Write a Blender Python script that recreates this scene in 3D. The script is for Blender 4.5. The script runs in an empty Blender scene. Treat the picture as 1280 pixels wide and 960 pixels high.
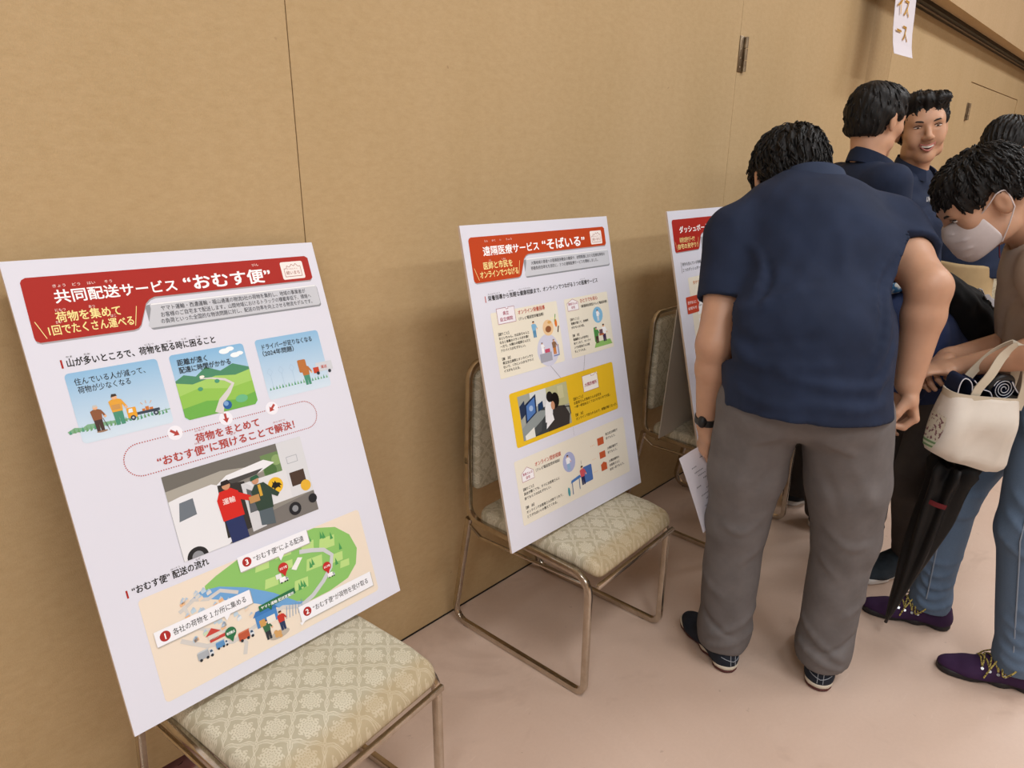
import bpy, bmesh, math, random
import numpy as np
from mathutils import Vector, Matrix
PI = math.pi
sc = bpy.context.scene
COL = sc.collection

# ---------------------------------------------------------------- camera
cam_d = bpy.data.cameras.new('camera'); cam = bpy.data.objects.new('camera', cam_d); COL.objects.link(cam)
cam_d.sensor_width = 36.0; cam_d.lens = 842.0/1280.0*36.0; cam_d.clip_start = 0.05; cam_d.clip_end = 60
cr = Vector((0.69229, -0.72158, 0.00740)); cu = Vector((0.21980, 0.22062, 0.95027)); cb = Vector((-0.68733, -0.65624, 0.31133))
cam.matrix_world = Matrix(((cr.x, cu.x, cb.x, 0.0), (cr.y, cu.y, cb.y, -1.4522), (cr.z, cu.z, cb.z, 1.42), (0, 0, 0, 1)))
sc.camera = cam
# ---------------------------------------------------------------- world, view
w = bpy.data.worlds.new('world'); sc.world = w; w.use_nodes = True
w.node_tree.nodes['Background'].inputs[0].default_value = (0.93, 0.96, 1.0, 1)
w.node_tree.nodes['Background'].inputs[1].default_value = 0.50
sc.view_settings.view_transform = 'Standard'; sc.view_settings.look = 'None'
sc.view_settings.exposure = 0.0; sc.view_settings.gamma = 1.0
# ---------------------------------------------------------------- ceiling lamps of the hall
CEIL = 4.3
LAMPS = [(-2.2, -2.6), (0.6, -2.6), (3.4, -2.6), (6.2, -2.6), (9.0, -2.6), (-2.2, -5.4), (0.6, -5.4), (3.4, -5.4), (6.2, -5.4)]
for (lx, ly) in LAMPS:
    ld = bpy.data.lights.new('hall_lamp_light', 'AREA'); ld.shape = 'RECTANGLE'; ld.size = 1.7; ld.size_y = 0.6
    ld.energy = 62; ld.color = (0.96, 0.98, 1.0)
    lo = bpy.data.objects.new('hall_lamp_light', ld); lo.location = (lx, ly, CEIL-0.06); COL.objects.link(lo)

# ================================================================= helpers
def lin(c):
    if isinstance(c, str):
        c = c.lstrip('#'); c = tuple(int(c[i:i+2], 16)/255 for i in (0, 2, 4))
    return tuple((v/12.92 if v <= 0.04045 else ((v+0.055)/1.055)**2.4) for v in c[:3])

class NT:
    """tiny wrapper to write node maths as expressions"""
    def __init__(s, name, rough=0.5, metal=0.0, spec=0.5):
        s.m = bpy.data.materials.new(name); s.m.use_nodes = True; s.t = s.m.node_tree
        s.b = s.t.nodes['Principled BSDF']; s.b.inputs['Roughness'].default_value = rough
        s.b.inputs['Metallic'].default_value = metal; s.b.inputs['Specular IOR Level'].default_value = spec
    def new(s, t, **k):
        n = s.t.nodes.new(t)
        for a, b in k.items(): setattr(n, a, b)
        return n
    def link(s, a, b): s.t.links.new(a, b)
    def coord(s, kind='Object'): return s.new('ShaderNodeTexCoord').outputs[kind]
    def math(s, op, *ar):
        n = s.new('ShaderNodeMath', operation=op)
        for i, a in enumerate(ar):
            if isinstance(a, (int, float)): n.inputs[i].default_value = a
            else: s.link(a, n.inputs[i])
        return n.outputs[0]
    def sep(s, v):
        n = s.new('ShaderNodeSeparateXYZ'); s.link(v, n.inputs[0]); return n.outputs
    def comb(s, x, y, z):
        n = s.new('ShaderNodeCombineXYZ')
        for i, a in enumerate((x, y, z)):
            if isinstance(a, (int, float)): n.inputs[i].default_value = a
            else: s.link(a, n.inputs[i])
        return n.outputs[0]
    def scale(s, v, sx, sy, sz):
        n = s.new('ShaderNodeMapping'); s.link(v, n.inputs[0]); n.inputs['Scale'].default_value = (sx, sy, sz); return n.outputs[0]
    def noise(s, v, sc_, det=3, rough=0.5, dist=0.0):
        n = s.new('ShaderNodeTexNoise'); s.link(v, n.inputs['Vector']); n.inputs['Scale'].default_value = sc_
        n.inputs['Detail'].default_value = det; n.inputs['Roughness'].default_value = rough; n.inputs['Distortion'].default_value = dist
        return n.outputs['Fac']
    def ramp(s, f, stops):
        n = s.new('ShaderNodeValToRGB'); s.link(f, n.inputs[0]); e = n.color_ramp.elements
        while len(e) < len(stops): e.new(0.5)
        for i, (p, c) in enumerate(stops): e[i].position = p; e[i].color = (*lin(c), 1)
        return n.outputs[0]
    def mix(s, f, a, b, mode='MIX'):
        n = s.new('ShaderNodeMix', data_type='RGBA', blend_type=mode)
        for i, x in ((0, f), (6, a), (7, b)):
            if isinstance(x, (int, float)): n.inputs[i].default_value = x
            elif isinstance(x, (tuple, str)): n.inputs[i].default_value = (*lin(x), 1)
            else: s.link(x, n.inputs[i])
        return n.outputs[2]
    def col(s, c):
        if isinstance(c, (tuple, str)): s.b.inputs['Base Color'].default_value = (*lin(c), 1)
        else: s.link(c, s.b.inputs['Base Color'])
        return s
    def bump(s, h, strength=0.3, dist=0.002):
        n = s.new('ShaderNodeBump'); n.inputs['Strength'].default_value = strength; n.inputs['Distance'].default_value = dist
        s.link(h, n.inputs['Height']); s.link(n.outputs[0], s.b.inputs['Normal']); return s

def flat(name, c, rough=0.5, metal=0.0, spec=0.5):
    return NT(name, rough, metal, spec).col(c).m
def cloth(name, c, c2, sc_=9, fine=900, rough=0.9, bump=0.25, sheen=0.0, dist=0.0006):
    n = NT(name, rough, 0, 0.25); v = n.coord()
    f = n.noise(v, sc_, 4, 0.6)
    n.col(n.ramp(f, [(0.3, c), (0.7, c2)])); n.bump(n.noise(v, fine, 2), bump, dist)
    if sheen: n.b.inputs['Sheen Weight'].default_value = sheen
    return n.m

def tag(o, label=None, cat=None, group=None, kind=None):
    if label: o['label'] = label
    if cat: o['category'] = cat
    if group: o['group'] = group
    if kind: o['kind'] = kind
    return o
def empty(name, loc=(0, 0, 0), rz=0.0, parent=None):
    o = bpy.data.objects.new(name, None); COL.objects.link(o); o.location = loc; o.rotation_euler = (0, 0, rz)
    o.empty_display_size = 0.05
    if parent: o.parent = parent
    return o

class MB:
    """collects geometry; build() links it as one mesh object"""
    def __init__(s): s.v = []; s.f = []; s.m = []; s.c = []; s.ms = []; s.hascol = False
    def mat(s, m):
        if m not in s.ms: s.ms.append(m)
        return s.ms.index(m)
    def add(s, vs, fs, m=None, col=None):
        k = len(s.v); s.v += [tuple(p) for p in vs]; mi = s.mat(m) if m else 0
        for f in fs: s.f.append(tuple(i+k for i in f)); s.m.append(mi)
        if col is not None: s.hascol = True
        if isinstance(col, list): s.c += col
        else: s.c += [col or (1, 1, 1)]*len(vs)
        return s
    def box(s, lo, hi, m=None, bev=0.0):
        x0, y0, z0 = lo; x1, y1, z1 = hi
        if bev <= 0:
            s.add([(x0,y0,z0),(x1,y0,z0),(x1,y1,z0),(x0,y1,z0),(x0,y0,z1),(x1,y0,z1),(x1,y1,z1),(x0,y1,z1)],
                  [(3,2,1,0),(4,5,6,7),(0,1,5,4),(1,2,6,5),(2,3,7,6),(3,0,4,7)], m); return s
        bm = bmesh.new(); bmesh.ops.create_cube(bm, size=1)
        for v in bm.verts: v.co = Vector((x0+(v.co.x+.5)*(x1-x0), y0+(v.co.y+.5)*(y1-y0), z0+(v.co.z+.5)*(z1-z0)))
        bmesh.ops.bevel(bm, geom=bm.edges[:], offset=bev, segments=2, affect='EDGES', profile=0.5)
        bm.verts.index_update()
        s.add([v.co[:] for v in bm.verts], [[v.index for v in f.verts] for f in bm.faces], m); bm.free(); return s
    def sweep(s, pts, sec, ref, m=None, closed=False, caps=True, scales=None):
        """sweep 2D section along pts; ref = fixed side vector"""
        pts = [Vector(p) for p in pts]; n = len(pts); k = len(sec); vs = []; fs = []
        for i, p in enumerate(pts):
            a = pts[(i-1) % n] if (closed or i > 0) else p; b = pts[(i+1) % n] if (closed or i < n-1) else p
            t = (b-a).normalized(); sd = Vector(ref); sd = (sd - t*sd.dot(t)).normalized(); up = t.cross(sd)
            q = scales[i] if scales else 1.0
            for (x, y) in sec: vs.append(p + sd*x*q + up*y*q)
        for i in range(n if closed else n-1):
            for j in range(k):
                a = i*k+j; b = i*k+(j+1) % k; c = ((i+1) % n)*k+(j+1) % k; d = ((i+1) % n)*k+j
                fs.append((a, b, c, d))
        if caps and not closed: fs += [tuple(range(k))[::-1], tuple(range((n-1)*k, n*k))]
        return s.add(vs, fs, m)
    def tube(s, pts, r, m=None, n=8, closed=False, ref=(0.13, 0.31, 0.94), radii=None):
        sec = [(math.cos(2*PI*i/n)*r, math.sin(2*PI*i/n)*r) for i in range(n)]
        pts = [Vector(p) for p in pts]
        # parallel transport
        vs = []; fs = []; N = len(pts); sd = Vector(ref)
        for i, p in enumerate(pts):
            a = pts[i-1] if i > 0 or closed else p; b = pts[(i+1) % N] if (i < N-1 or closed) else p
            t = (b-a).normalized(); sd = sd - t*sd.dot(t)
            if sd.length < 1e-5: sd = t.orthogonal()
            sd.normalize(); up = t.cross(sd); q = radii[i]/r if radii else 1
            for (x, y) in sec: vs.append(p+sd*x*q+up*y*q)
        for i in range(N if closed else N-1):
            for j in range(n): fs.append((i*n+j, i*n+(j+1) % n, ((i+1) % N)*n+(j+1) % n, ((i+1) % N)*n+j))
        if not closed: fs += [tuple(range(n))[::-1], tuple(range((N-1)*n, N*n))]
        return s.add(vs, fs, m)
    def ell(s, c, r, m=None, nu=14, nv=9, rot=None):
        vs = []; fs = []
        for j in range(nv+1):
            th = PI*j/nv
            for i in range(nu):
                ph = 2*PI*i/nu; p = Vector((math.cos(ph)*math.sin(th)*r[0], math.sin(ph)*math.sin(th)*r[1], math.cos(th)*r[2]))
                if rot: p = rot @ p
                vs.append(p+Vector(c))
        for j in range(nv):
            for i in range(nu): fs.append((j*nu+i, (j+1)*nu+i, (j+1)*nu+(i+1) % nu, j*nu+(i+1) % nu))
        return s.add(vs, fs, m)
    def build(s, name, m=None, parent=None, smooth=True, angle=40):
        me = bpy.data.meshes.new(name); me.from_pydata(s.v, [], s.f)
        if m: me.materials.append(m)
        for q in s.ms: me.materials.append(q)
        if s.ms and not m: me.polygons.foreach_set('material_index', s.m)
        if s.hascol:
            a = me.color_attributes.new('Col', 'FLOAT_COLOR', 'POINT')
            a.data.foreach_set('color', np.array([(*lin(c), 1) for c in s.c], np.float32).ravel())
        if smooth:
            me.polygons.foreach_set('use_smooth', [True]*len(me.polygons))
            if angle < 180: me.set_sharp_from_angle(angle=math.radians(angle))
        me.update(); me.validate()
        o = bpy.data.objects.new(name, me); COL.objects.link(o)
        if parent: o.parent = parent
        return o

def fillet(pts, rad, n=6, closed=False):
    """round the corners of a polyline; rad one number or a list"""
    P = [Vector(p) for p in pts]; N = len(P); out = []
    for i, p in enumerate(P):
        r = rad[i] if isinstance(rad, (list, tuple)) else rad
        if (not closed and i in (0, N-1)) or r <= 0: out.append(p); continue
        a = (P[i-1]-p); b = (P[(i+1) % N]-p); la, lb = a.length, b.length; a.normalize(); b.normalize()
        ang = a.angle(b); t = min(r/math.tan(ang/2), la*.49, lb*.49); rr = t*math.tan(ang/2)
        c = p + (a+b).normalized()*(rr/math.sin(ang/2)); u = (p+a*t)-c; v = (p+b*t)-c
        for k in range(n+1):
            q = u.lerp(v, k/n) if ang > 3.1 else u.slerp(v, k/n)
            out.append(c+q.normalized()*rr)
    return out
def rsec(w, h, r=0.004, n=2):
    pts = fillet([(-w/2,-h/2,0),(w/2,-h/2,0),(w/2,h/2,0),(-w/2,h/2,0)], r, n, True)
    return [(p.x, p.y) for p in pts]

# ================================================================= materials
def wall_material(name='tan_wall_fabric', a='#bca274', b='#c9af84'):
    n = NT(name, 0.82, 0, 0.3); v = n.coord(); x, y, z = n.sep(v)
    big = n.noise(n.scale(v, 1.4, 1, 0.35), 2.1, 4, 0.6)
    base = n.ramp(big, [(0.25, a), (0.75, b)])
    # woven herringbone relief: rows of short slanted threads
    row = n.math('FRACT', n.math('MULTIPLY', z, 1/0.052)); zig = n.math('ABSOLUTE', n.math('SUBTRACT', row, 0.5))
    tt = n.math('ADD', n.math('MULTIPLY', x, 42), n.math('MULTIPLY', zig, 1.6))
    tt = n.math('ADD', tt, n.math('MULTIPLY', n.noise(v, 9, 2), 2.5))
    strand = n.math('SINE', n.math('MULTIPLY', tt, 6.283))
    st = n.math('MULTIPLY', strand, n.math('SUBTRACT', n.noise(v, 26, 2), 0.35))
    fine = n.noise(n.scale(v, 1, 1, 0.6), 420, 2)
    streak = n.noise(n.scale(v, 6, 1, 0.35), 3.0, 3, 0.7)
    c = n.mix(n.ramp(streak, [(0.66, '#000000'), (0.95, '#aaaaaa')]), base, '#987a55')
    c = n.mix(n.math('MULTIPLY', n.math('ADD', st, 0.5), 0.10), c, '#d8b78f')
    c = n.mix(n.math('MULTIPLY', fine, 0.32), c, '#866845')
    c = n.mix(n.math('MULTIPLY', n.noise(n.scale(v, 1, 1, 2.2), 75, 4, 0.7), 0.48), c, '#94784f')
    c = n.mix(n.math('MULTIPLY', n.noise(n.scale(v, 1, 1, 2.0), 31, 3, 0.6), 0.36), c, '#dcc29c')
    spot = n.ramp(n.noise(v, 31, 1), [(0.80, '#000000'), (0.84, '#ffffff')])
    c = n.mix(n.math('MULTIPLY', spot, 0.5), c, '#80613f')
    n.col(c); n.bump(n.math('ADD', n.math('MULTIPLY', st, 0.45), fine), 0.35, 0.0012)
    return n.m
M = {}
M['wall'] = wall_material()
M['jamb'] = wall_material('tan_jamb_shade', '#a88e64', '#b39a70')  # wall fabric in a darker tan: soft shade at the jamb put into the colour
M['wall_upper'] = wall_material('tan_upper_wall', '#c0a57d', '#cdb28c')
def floor_material():
    n = NT('beige_vinyl_floor', 0.38, 0, 0.42); v = n.coord()
    big = n.noise(v, 1.3, 5, 0.62, 0.6); mid = n.noise(v, 5.5, 5, 0.65, 1.2)
    c = n.ramp(big, [(0.3, '#c6ac9a'), (0.7, '#d3bcac')])
    c = n.mix(n.ramp(mid, [(0.35, '#000000'), (0.75, '#888888')]), c, '#c9b09f')
    sm = n.ramp(n.noise(v, 2.6, 4, 0.7, 0.8), [(0.58, '#000000'), (0.75, '#ffffff')])
    c = n.mix(n.math('MULTIPLY', sm, 0.42), c, '#9a7d6d')
    scr = n.ramp(n.noise(n.scale(v, 1, 14, 1), 9, 3, 0.7, 0.5), [(0.66, '#000000'), (0.69, '#ffffff')])
    c = n.mix(n.math('MULTIPLY', scr, 0.22), c, '#e2d0c2')
    sp = n.ramp(n.noise(v, 24, 3, 0.6), [(0.70, '#000000'), (0.74, '#ffffff')])
    c = n.mix(n.math('MULTIPLY', sp, 0.35), c, '#7d6355')
    c = n.mix(n.math('MULTIPLY', n.noise(v, 110, 4, 0.7), 0.28), c, '#a88e7e')
    n.col(c)
    n.link(n.math('ADD', n.math('MULTIPLY', mid, 0.22), 0.27), n.b.inputs['Roughness'])
    n.bump(n.noise(v, 60, 3), 0.05, 0.001)
    return n.m
M['floor'] = floor_material()
def pink_material():
    n = NT('pink_threshold_paint', 0.5, 0, 0.4); v = n.coord()
    c = n.ramp(n.noise(v, 14, 4), [(0.3, '#8f5f5a'), (0.7, '#a3716a')])
    ch = n.ramp(n.noise(n.scale(v, 1, 1.6, 1), 34, 3, 0.7), [(0.70, '#000000'), (0.715, '#ffffff')])
    n.col(n.mix(ch, c, '#2b1d1a')); return n.m
M['pink'] = pink_material()
def steel_material(name, a='#9b9082', b='#6e6252', rough=0.3):
    n = NT(name, rough, 1.0); v = n.coord()
    n.col(n.ramp(n.noise(v, 22, 4, 0.7), [(0.35, a), (0.72, b)]))
    n.link(n.math('ADD', n.math('MULTIPLY', n.noise(v, 12, 2), 0.12), rough-0.05), n.b.inputs['Roughness'])
    return n.m
M['steel'] = steel_material('worn_champagne_steel', '#cfc7bb', '#b3a999', 0.2)
M['bronze'] = steel_material('bronze_hinge_metal', '#a8977f', '#7d6d59', 0.42)
M['black_metal'] = flat('black_track_metal', '#15120f', 0.5, 0.2)
M['track_mid'] = flat('grey_track_lip', '#6b5d50', 0.4, 0.6)
def brocade(name, axis):
    n = NT(name, 0.62, 0, 0.35); v = n.coord(); X = n.sep(v)
    u = n.math('MULTIPLY', X[0], 1/0.079); q = n.math('MULTIPLY', X[1 if axis == 'y' else 2], 1/0.088)
    wob = n.noise(v, 160, 2)
    a = n.math('ADD', u, q); b = n.math('SUBTRACT', u, q)
    pa = n.math('SUBTRACT', n.math('FRACT', a), 0.5); pb = n.math('SUBTRACT', n.math('FRACT', b), 0.5)
    px = n.math('MULTIPLY', n.math('ADD', pa, pb), 0.5); py = n.math('MULTIPLY', n.math('SUBTRACT', pa, pb), 0.5)
    r = n.math('SQRT', n.math('ADD', n.math('MULTIPLY', px, px), n.math('MULTIPLY', py, py)))
    th = n.math('ARCTAN2', py, px)
    pet = n.math('COSINE', n.math('MULTIPLY', th, 8))
    edge = n.math('ADD', 0.248, n.math('MULTIPLY', pet, 0.032))
    flower = n.math('LESS_THAN', r, edge)
    rings = n.math('SINE', n.math('ADD', n.math('MULTIPLY', r, 92), n.math('MULTIPLY', pet, 1.5)))
    pet2 = n.math('SINE', n.math('MULTIPLY', th, 16))
    det = n.math('GREATER_THAN', n.math('ADD', rings, n.math('MULTIPLY', pet2, 0.5)), -0.62)
    flower = n.math('MULTIPLY', flower, det)
    # scrolling band along the diamond edges
    m_ = n.math('SUBTRACT', 0.5, n.math('MAXIMUM', n.math('ABSOLUTE', pa), n.math('ABSOLUTE', pb)))
    along = n.math('ADD', a, n.math('MULTIPLY', b, 1.0))
    wav = n.math('MULTIPLY', n.math('SINE', n.math('MULTIPLY', n.math('SUBTRACT', a, b), 12.566)), 0.018)
    wav2 = n.math('MULTIPLY', n.math('SINE', n.math('MULTIPLY', n.math('ADD', a, b), 12.566)), 0.018)
    mm = n.math('ADD', m_, n.math('ADD', wav, wav2))
    band = n.math('MULTIPLY', n.math('LESS_THAN', mm, 0.075), n.math('GREATER_THAN', n.math('SINE', n.math('MULTIPLY', n.math('ADD', mm, n.math('MULTIPLY', wob, 0.035)), 120)), -0.35))
    pat = n.math('MAXIMUM', flower, band)
    f = n.math('MULTIPLY', pat, n.math('ADD', 0.72, n.math('MULTIPLY', n.noise(v, 700, 1), 0.5)))
    c = n.mix(f, '#b3ac96', '#d0cab6')
    wear = n.ramp(n.noise(v, 7, 4, 0.6), [(0.5, '#000000'), (0.8, '#ffffff')])
    c = n.mix(n.math('MULTIPLY', wear, 0.25), c, '#9c8a5f')
    if axis == 'y':
        ed = n.math('MULTIPLY', n.math('ADD', X[1], 0.495), -18); ed = n.math('MINIMUM', n.math('MAXIMUM', ed, 0), 0.5)
        c = n.mix(ed, c, '#a88f62')
    n.col(c); n.link(n.math('SUBTRACT', 0.72, n.math('MULTIPLY', pat, 0.28)), n.b.inputs['Roughness'])
    n.bump(n.math('ADD', pat, n.noise(v, 1200, 1)), 0.2, 0.0006)
    return n.m
M['seat'] = brocade('brocade_seat_fabric', 'y'); M['back'] = brocade('brocade_back_fabric', 'z')
M['seat_under'] = flat('seat_board', '#6b5a44', 0.8)
M['ceiling'] = flat('ceiling_board', '#d8cdbb', 0.9)

# ================================================================= setting
fl = MB().box((-5, -9, -0.12), (16, 0.35, 0.0)).build('floor', M['floor'], smooth=False); tag(fl, kind='structure')
tag(MB().box((-5, -9, CEIL), (16, 0.35, CEIL+0.1)).build('ceiling', M['ceiling'], smooth=False), kind='structure')
tag(MB().box((-5, -9.1, 0), (16, -9, CEIL)).build('wall_opposite', M['wall_upper'], smooth=False), kind='structure')
tag(MB().box((16, -9, 0), (16.1, 0.35, CEIL)).build('wall_far_end', M['wall_upper'], smooth=False), kind='structure')
wl = empty('wall_left'); tag(wl, kind='structure')
TOP = 2.40
def panel(x0, x1, z0=0.004, z1=TOP, y0=0.0, th=0.07, name='wall_panel'):
    return MB().box((x0+0.0010, y0, z0), (x1-0.0010, y0+th, z1), bev=0.0010).build(name, M['wall'], wl, smooth=False)
panel(-3.26, -1.22); panel(-1.22, 0.82, z0=0.046); panel(0.82, 2.86); panel(2.86, 4.42)
MB().box((4.4195, 0.0012, 0.004), (4.8205, 0.07, TOP)).build('jamb_painted_shade', M['jamb'], wl, smooth=False); panel(4.82, 6.95); panel(9.10, 11.2); panel(11.2, 13.4); panel(13.4, 16)  # jamb strip lies almost flush; its recess shade is painted by the darker tan
panel(6.95, 9.10, z0=2.085, name='door_header')
MB().box((-5, 0.16, 0), (16, 0.30, CEIL)).build('wall_core', M['wall'], wl, smooth=False)
# double door set in the wall
dr = empty('door_1', (6.95, 0, 0)); tag(dr, kind='structure')
for k in (0, 1):
    MB().box((0.002+1.075*k, 0.006, 0.008), (1.073+1.075*k, 0.055, 2.081), bev=0.002).build('door_leaf', M['wall'], dr, smooth=False)
def hinge(x, z0, z1, par, wd=0.036, y=0.0):
    b = MB(); b.box((x-wd/2, y-0.004, z0), (x+wd/2, y, z1), bev=0.001)
    n = 3; hh = (z1-z0)/n
    for k in range(n):
        b.tube([(x+wd*0.35, y-0.009, z0+hh*k+0.002), (x+wd*0.35, y-0.009, z0+hh*(k+1)-0.002)], 0.009, n=10)
    for k in range(4): b.ell((x-wd*0.2, y-0.004, z0+(k+.5)*(z1-z0)/4), (0.004, 0.002, 0.004), nu=8, nv=4)
    o = b.build('hinge', M['bronze'], par); return o
hinge(2.885, 1.79, 1.925, wl, 0.05); hinge(6.99, 1.79, 1.925, wl, 0.07); hinge(9.07, 1.80, 1.93, wl, 0.07)
# soffit over the partition with its sliding track, upper wall face in front of it
so = empty('trim_1'); tag(so, kind='structure')
MB().box((-5, -0.165, 2.385), (16, 0.16, 2.44)).build('soffit_board', M['wall_upper'], so, smooth=False)
MB().box((-5, -0.08, 2.360), (16, -0.002, 2.390)).build('track_channel', M['black_metal'], so, smooth=False)
MB().box((-5, -0.052, 2.352), (16, -0.036, 2.368), bev=0.002).build('track_lip', M['track_mid'], so, smooth=False)
tag(MB().box((-5, -0.165, 2.44), (16, 0.16, CEIL)).build('wall_upper', M['wall_upper'], smooth=False), kind='structure')
pk = MB().box((-3.0, -0.006, 0.0), (0.82, 0.16, 0.003)).build('trim_2', M['pink'], smooth=False); tag(pk, kind='structure')
tag(MB().box((0.82, -0.0025, 0.0), (4.42, 0.002, 0.004)).build('trim_3', M['black_metal'], smooth=False), kind='structure')

# ================================================================= banquet chairs
def cushion(outline, th, bulge, rings=5, inset=0.022):
    """outline: CCW 2D list; returns verts (x,y,h) and faces of a soft pad, h from 0 to th"""
    P = [Vector((p[0], p[1])) for p in outline]; N = len(P)
    nrm = []
    for i in range(N):
        t = (P[(i+1) % N]-P[i-1]).normalized(); nrm.append(Vector((-t.y, t.x)))
    prof = [(0.004, 0.0)]
    for k in range(rings+1):
        a = PI*0.5*k/rings; prof.append((inset*(1-math.cos(a))*0.9, th*(0.30+0.70*math.sin(a)*0.86)))
    vs = []; fs = []
    for (ins, h) in prof:
        for p, q in zip(P, nrm): r = p+q*ins; vs.append((r.x, r.y, h))
    K = len(prof)
    for k in range(K-1):
        for i in range(N): fs.append((k*N+i, k*N+(i+1) % N, (k+1)*N+(i+1) % N, (k+1)*N+i))
    c = sum((Vector(v[:2]) for v in vs[-N:]), Vector((0, 0)))/N; last = (K-1)*N; hb = vs[-1][2]
    for s_, hh in ((0.7, bulge*0.55), (0.35, bulge*0.9)):
        st = len(vs)
        for i in range(N):
            q = c+(Vector(vs[(K-1)*N+i][:2])-c)*s_; vs.append((q.x, q.y, hb+hh))
        for i in range(N): fs.append((last+i, last+(i+1) % N, st+(i+1) % N, st+i))
        last = st
    vs.append((c.x, c.y, hb+bulge)); ci = len(vs)-1
    for i in range(N): fs.append((last+i, last+(i+1) % N, ci))
    fs.append(tuple(range(N))[::-1])
    return vs, fs
def make_chair():
    t = empty('banquet_chair'); S = rsec(0.016, 0.019, 0.003)
    W = 0.2075
    for s in (-1, 1):
        side = empty('side_frame', parent=t) if False else None
        x = s*W
        pts = fillet([(x, -0.086, 0.60), (x, -0.088, 0.400), (x, -0.531, 0.386), (x, -0.531, 0.0105), (x, -0.014, 0.0105), (x, -0.0870, 0.398)], [0, 0.045, 0.055, 0.032, 0.045, 0], 7)
        MB().tube(fillet([(x, -0.078, 0.382), (x, -0.135, 0.350), (x, -0.530, 0.362)], [0, 0.02, 0], 5), 0.0052).build('side_rod', M['steel'], t)
        MB().sweep(pts, S, (1, 0, 0)).build('side_frame', M['steel'], t)
        for yy in (-0.07, -0.47):
            MB().box((x-0.0065, yy-0.010, -0.0), (x+0.0065, yy+0.010, 0.003)).build('floor_glide', M['black_metal'], t, smooth=False)
    top = fillet([(-W, -0.0855, 0.58), (-W, -0.098, 0.885), (W, -0.098, 0.885), (W, -0.0855, 0.58)], [0, 0.045, 0.045, 0], 7)
    MB().sweep(top, rsec(0.019, 0.016, 0.003), (0, 1, 0)).build('back_frame', M['steel'], t)
    MB().box((-W+0.006, -0.560, 0.360), (W-0.006, -0.549, 0.373), bev=0.002).build('front_rail', M['steel'], t)
    MB().tube([(-W, -0.15, 0.385), (W, -0.15, 0.385)], 0.008).build('rear_rail', M['steel'], t)
    # seat pad with rounded corners
    hw = 0.2185
    out = fillet([(-hw+0.013, -0.112, 0), (-hw+0.020, -0.554, 0), (hw-0.020, -0.554, 0), (hw-0.013, -0.112, 0)], [0.04, 0.030, 0.030, 0.04], 5, True)
    # extra points along long edges so that the crown is smooth
    o2 = []
    for i, p in enumerate(out):
        q = out[(i+1) % len(out)]; n = max(1, int((q-p).length/0.05))
        for k in range(n): o2.append(p.lerp(q, k/n))
    vs, fs = cushion([(p.x, p.y) for p in o2], 0.046, 0.010, 5, 0.018)
    vs2 = []
    for (x, y, h) in vs:
        drop = max(0.0, (-0.475-y)/0.08)**2*0.030
        vs2.append((x, y, 0.396+h-drop*(0.6+h*8)*0.8))
    MB().add(vs2, fs).build('seat', M['seat'], t, angle=180)
    # backrest with a hand hold in its top edge
    bw = 0.193
    top_e = []
    for k in range(13):
        a = PI*k/12; top_e.append((0.050*math.cos(a), 0.862-0.026*math.sin(a)**0.7, 0))
    out = fillet([(bw, 0.487, 0)], 0) + []
    pts = [(-bw, 0.487, 0), (bw, 0.487, 0), (bw, 0.862, 0)] + top_e + [(-bw, 0.862, 0)]
    rad = [0.02, 0.02, 0.03] + [0.004]*13 + [0.03]
    out = fillet(pts, rad, 4, True)
    o2 = []
    for i, p in enumerate(out):
        q = out[(i+1) % len(out)]; n = max(1, int((q-p).length/0.05))
        for k in range(n): o2.append(p.lerp(q, k/n))
    vs, fs = cushion([(p.x, p.y) for p in o2], 0.030, 0.004, 4, 0.013)
    b = MB().add([(x, -0.082-0.000*z-h-0.02*(z-0.487), z) for (x, z, h) in vs], fs)
    b.build('backrest', M['back'], t, angle=180)
    MB().box((-bw, -0.083, 0.49), (bw, -0.074, 0.85), bev=0.003).build('back_shell', M['steel'], t)
    return t
def copy_tree(o, parent=None):
    c = o.copy(); COL.objects.link(c)
    if parent: c.parent = parent
    for ch in list(o.children): copy_tree(ch, c)
    return c
chair = make_chair(); GC = 'brocade banquet chairs along the wall'
CH = [((0.470, -0.026, 0), 7, 'brocade banquet chair nearest the camera, under the largest delivery poster'),
      ((1.4275, -0.012, 0), 2.5, 'brocade banquet chair holding the telemedicine poster, second from the left'),
      ((2.395, -0.010, 0), 0, 'brocade banquet chair behind the standing man, holding the dashboard poster')]
for i, (loc, a, lab) in enumerate(CH):
    o = chair if i == 0 else copy_tree(chair)
    o.location = loc; o.rotation_euler = (0, 0, math.radians(a)); tag(o, lab, 'chair', GC)

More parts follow.
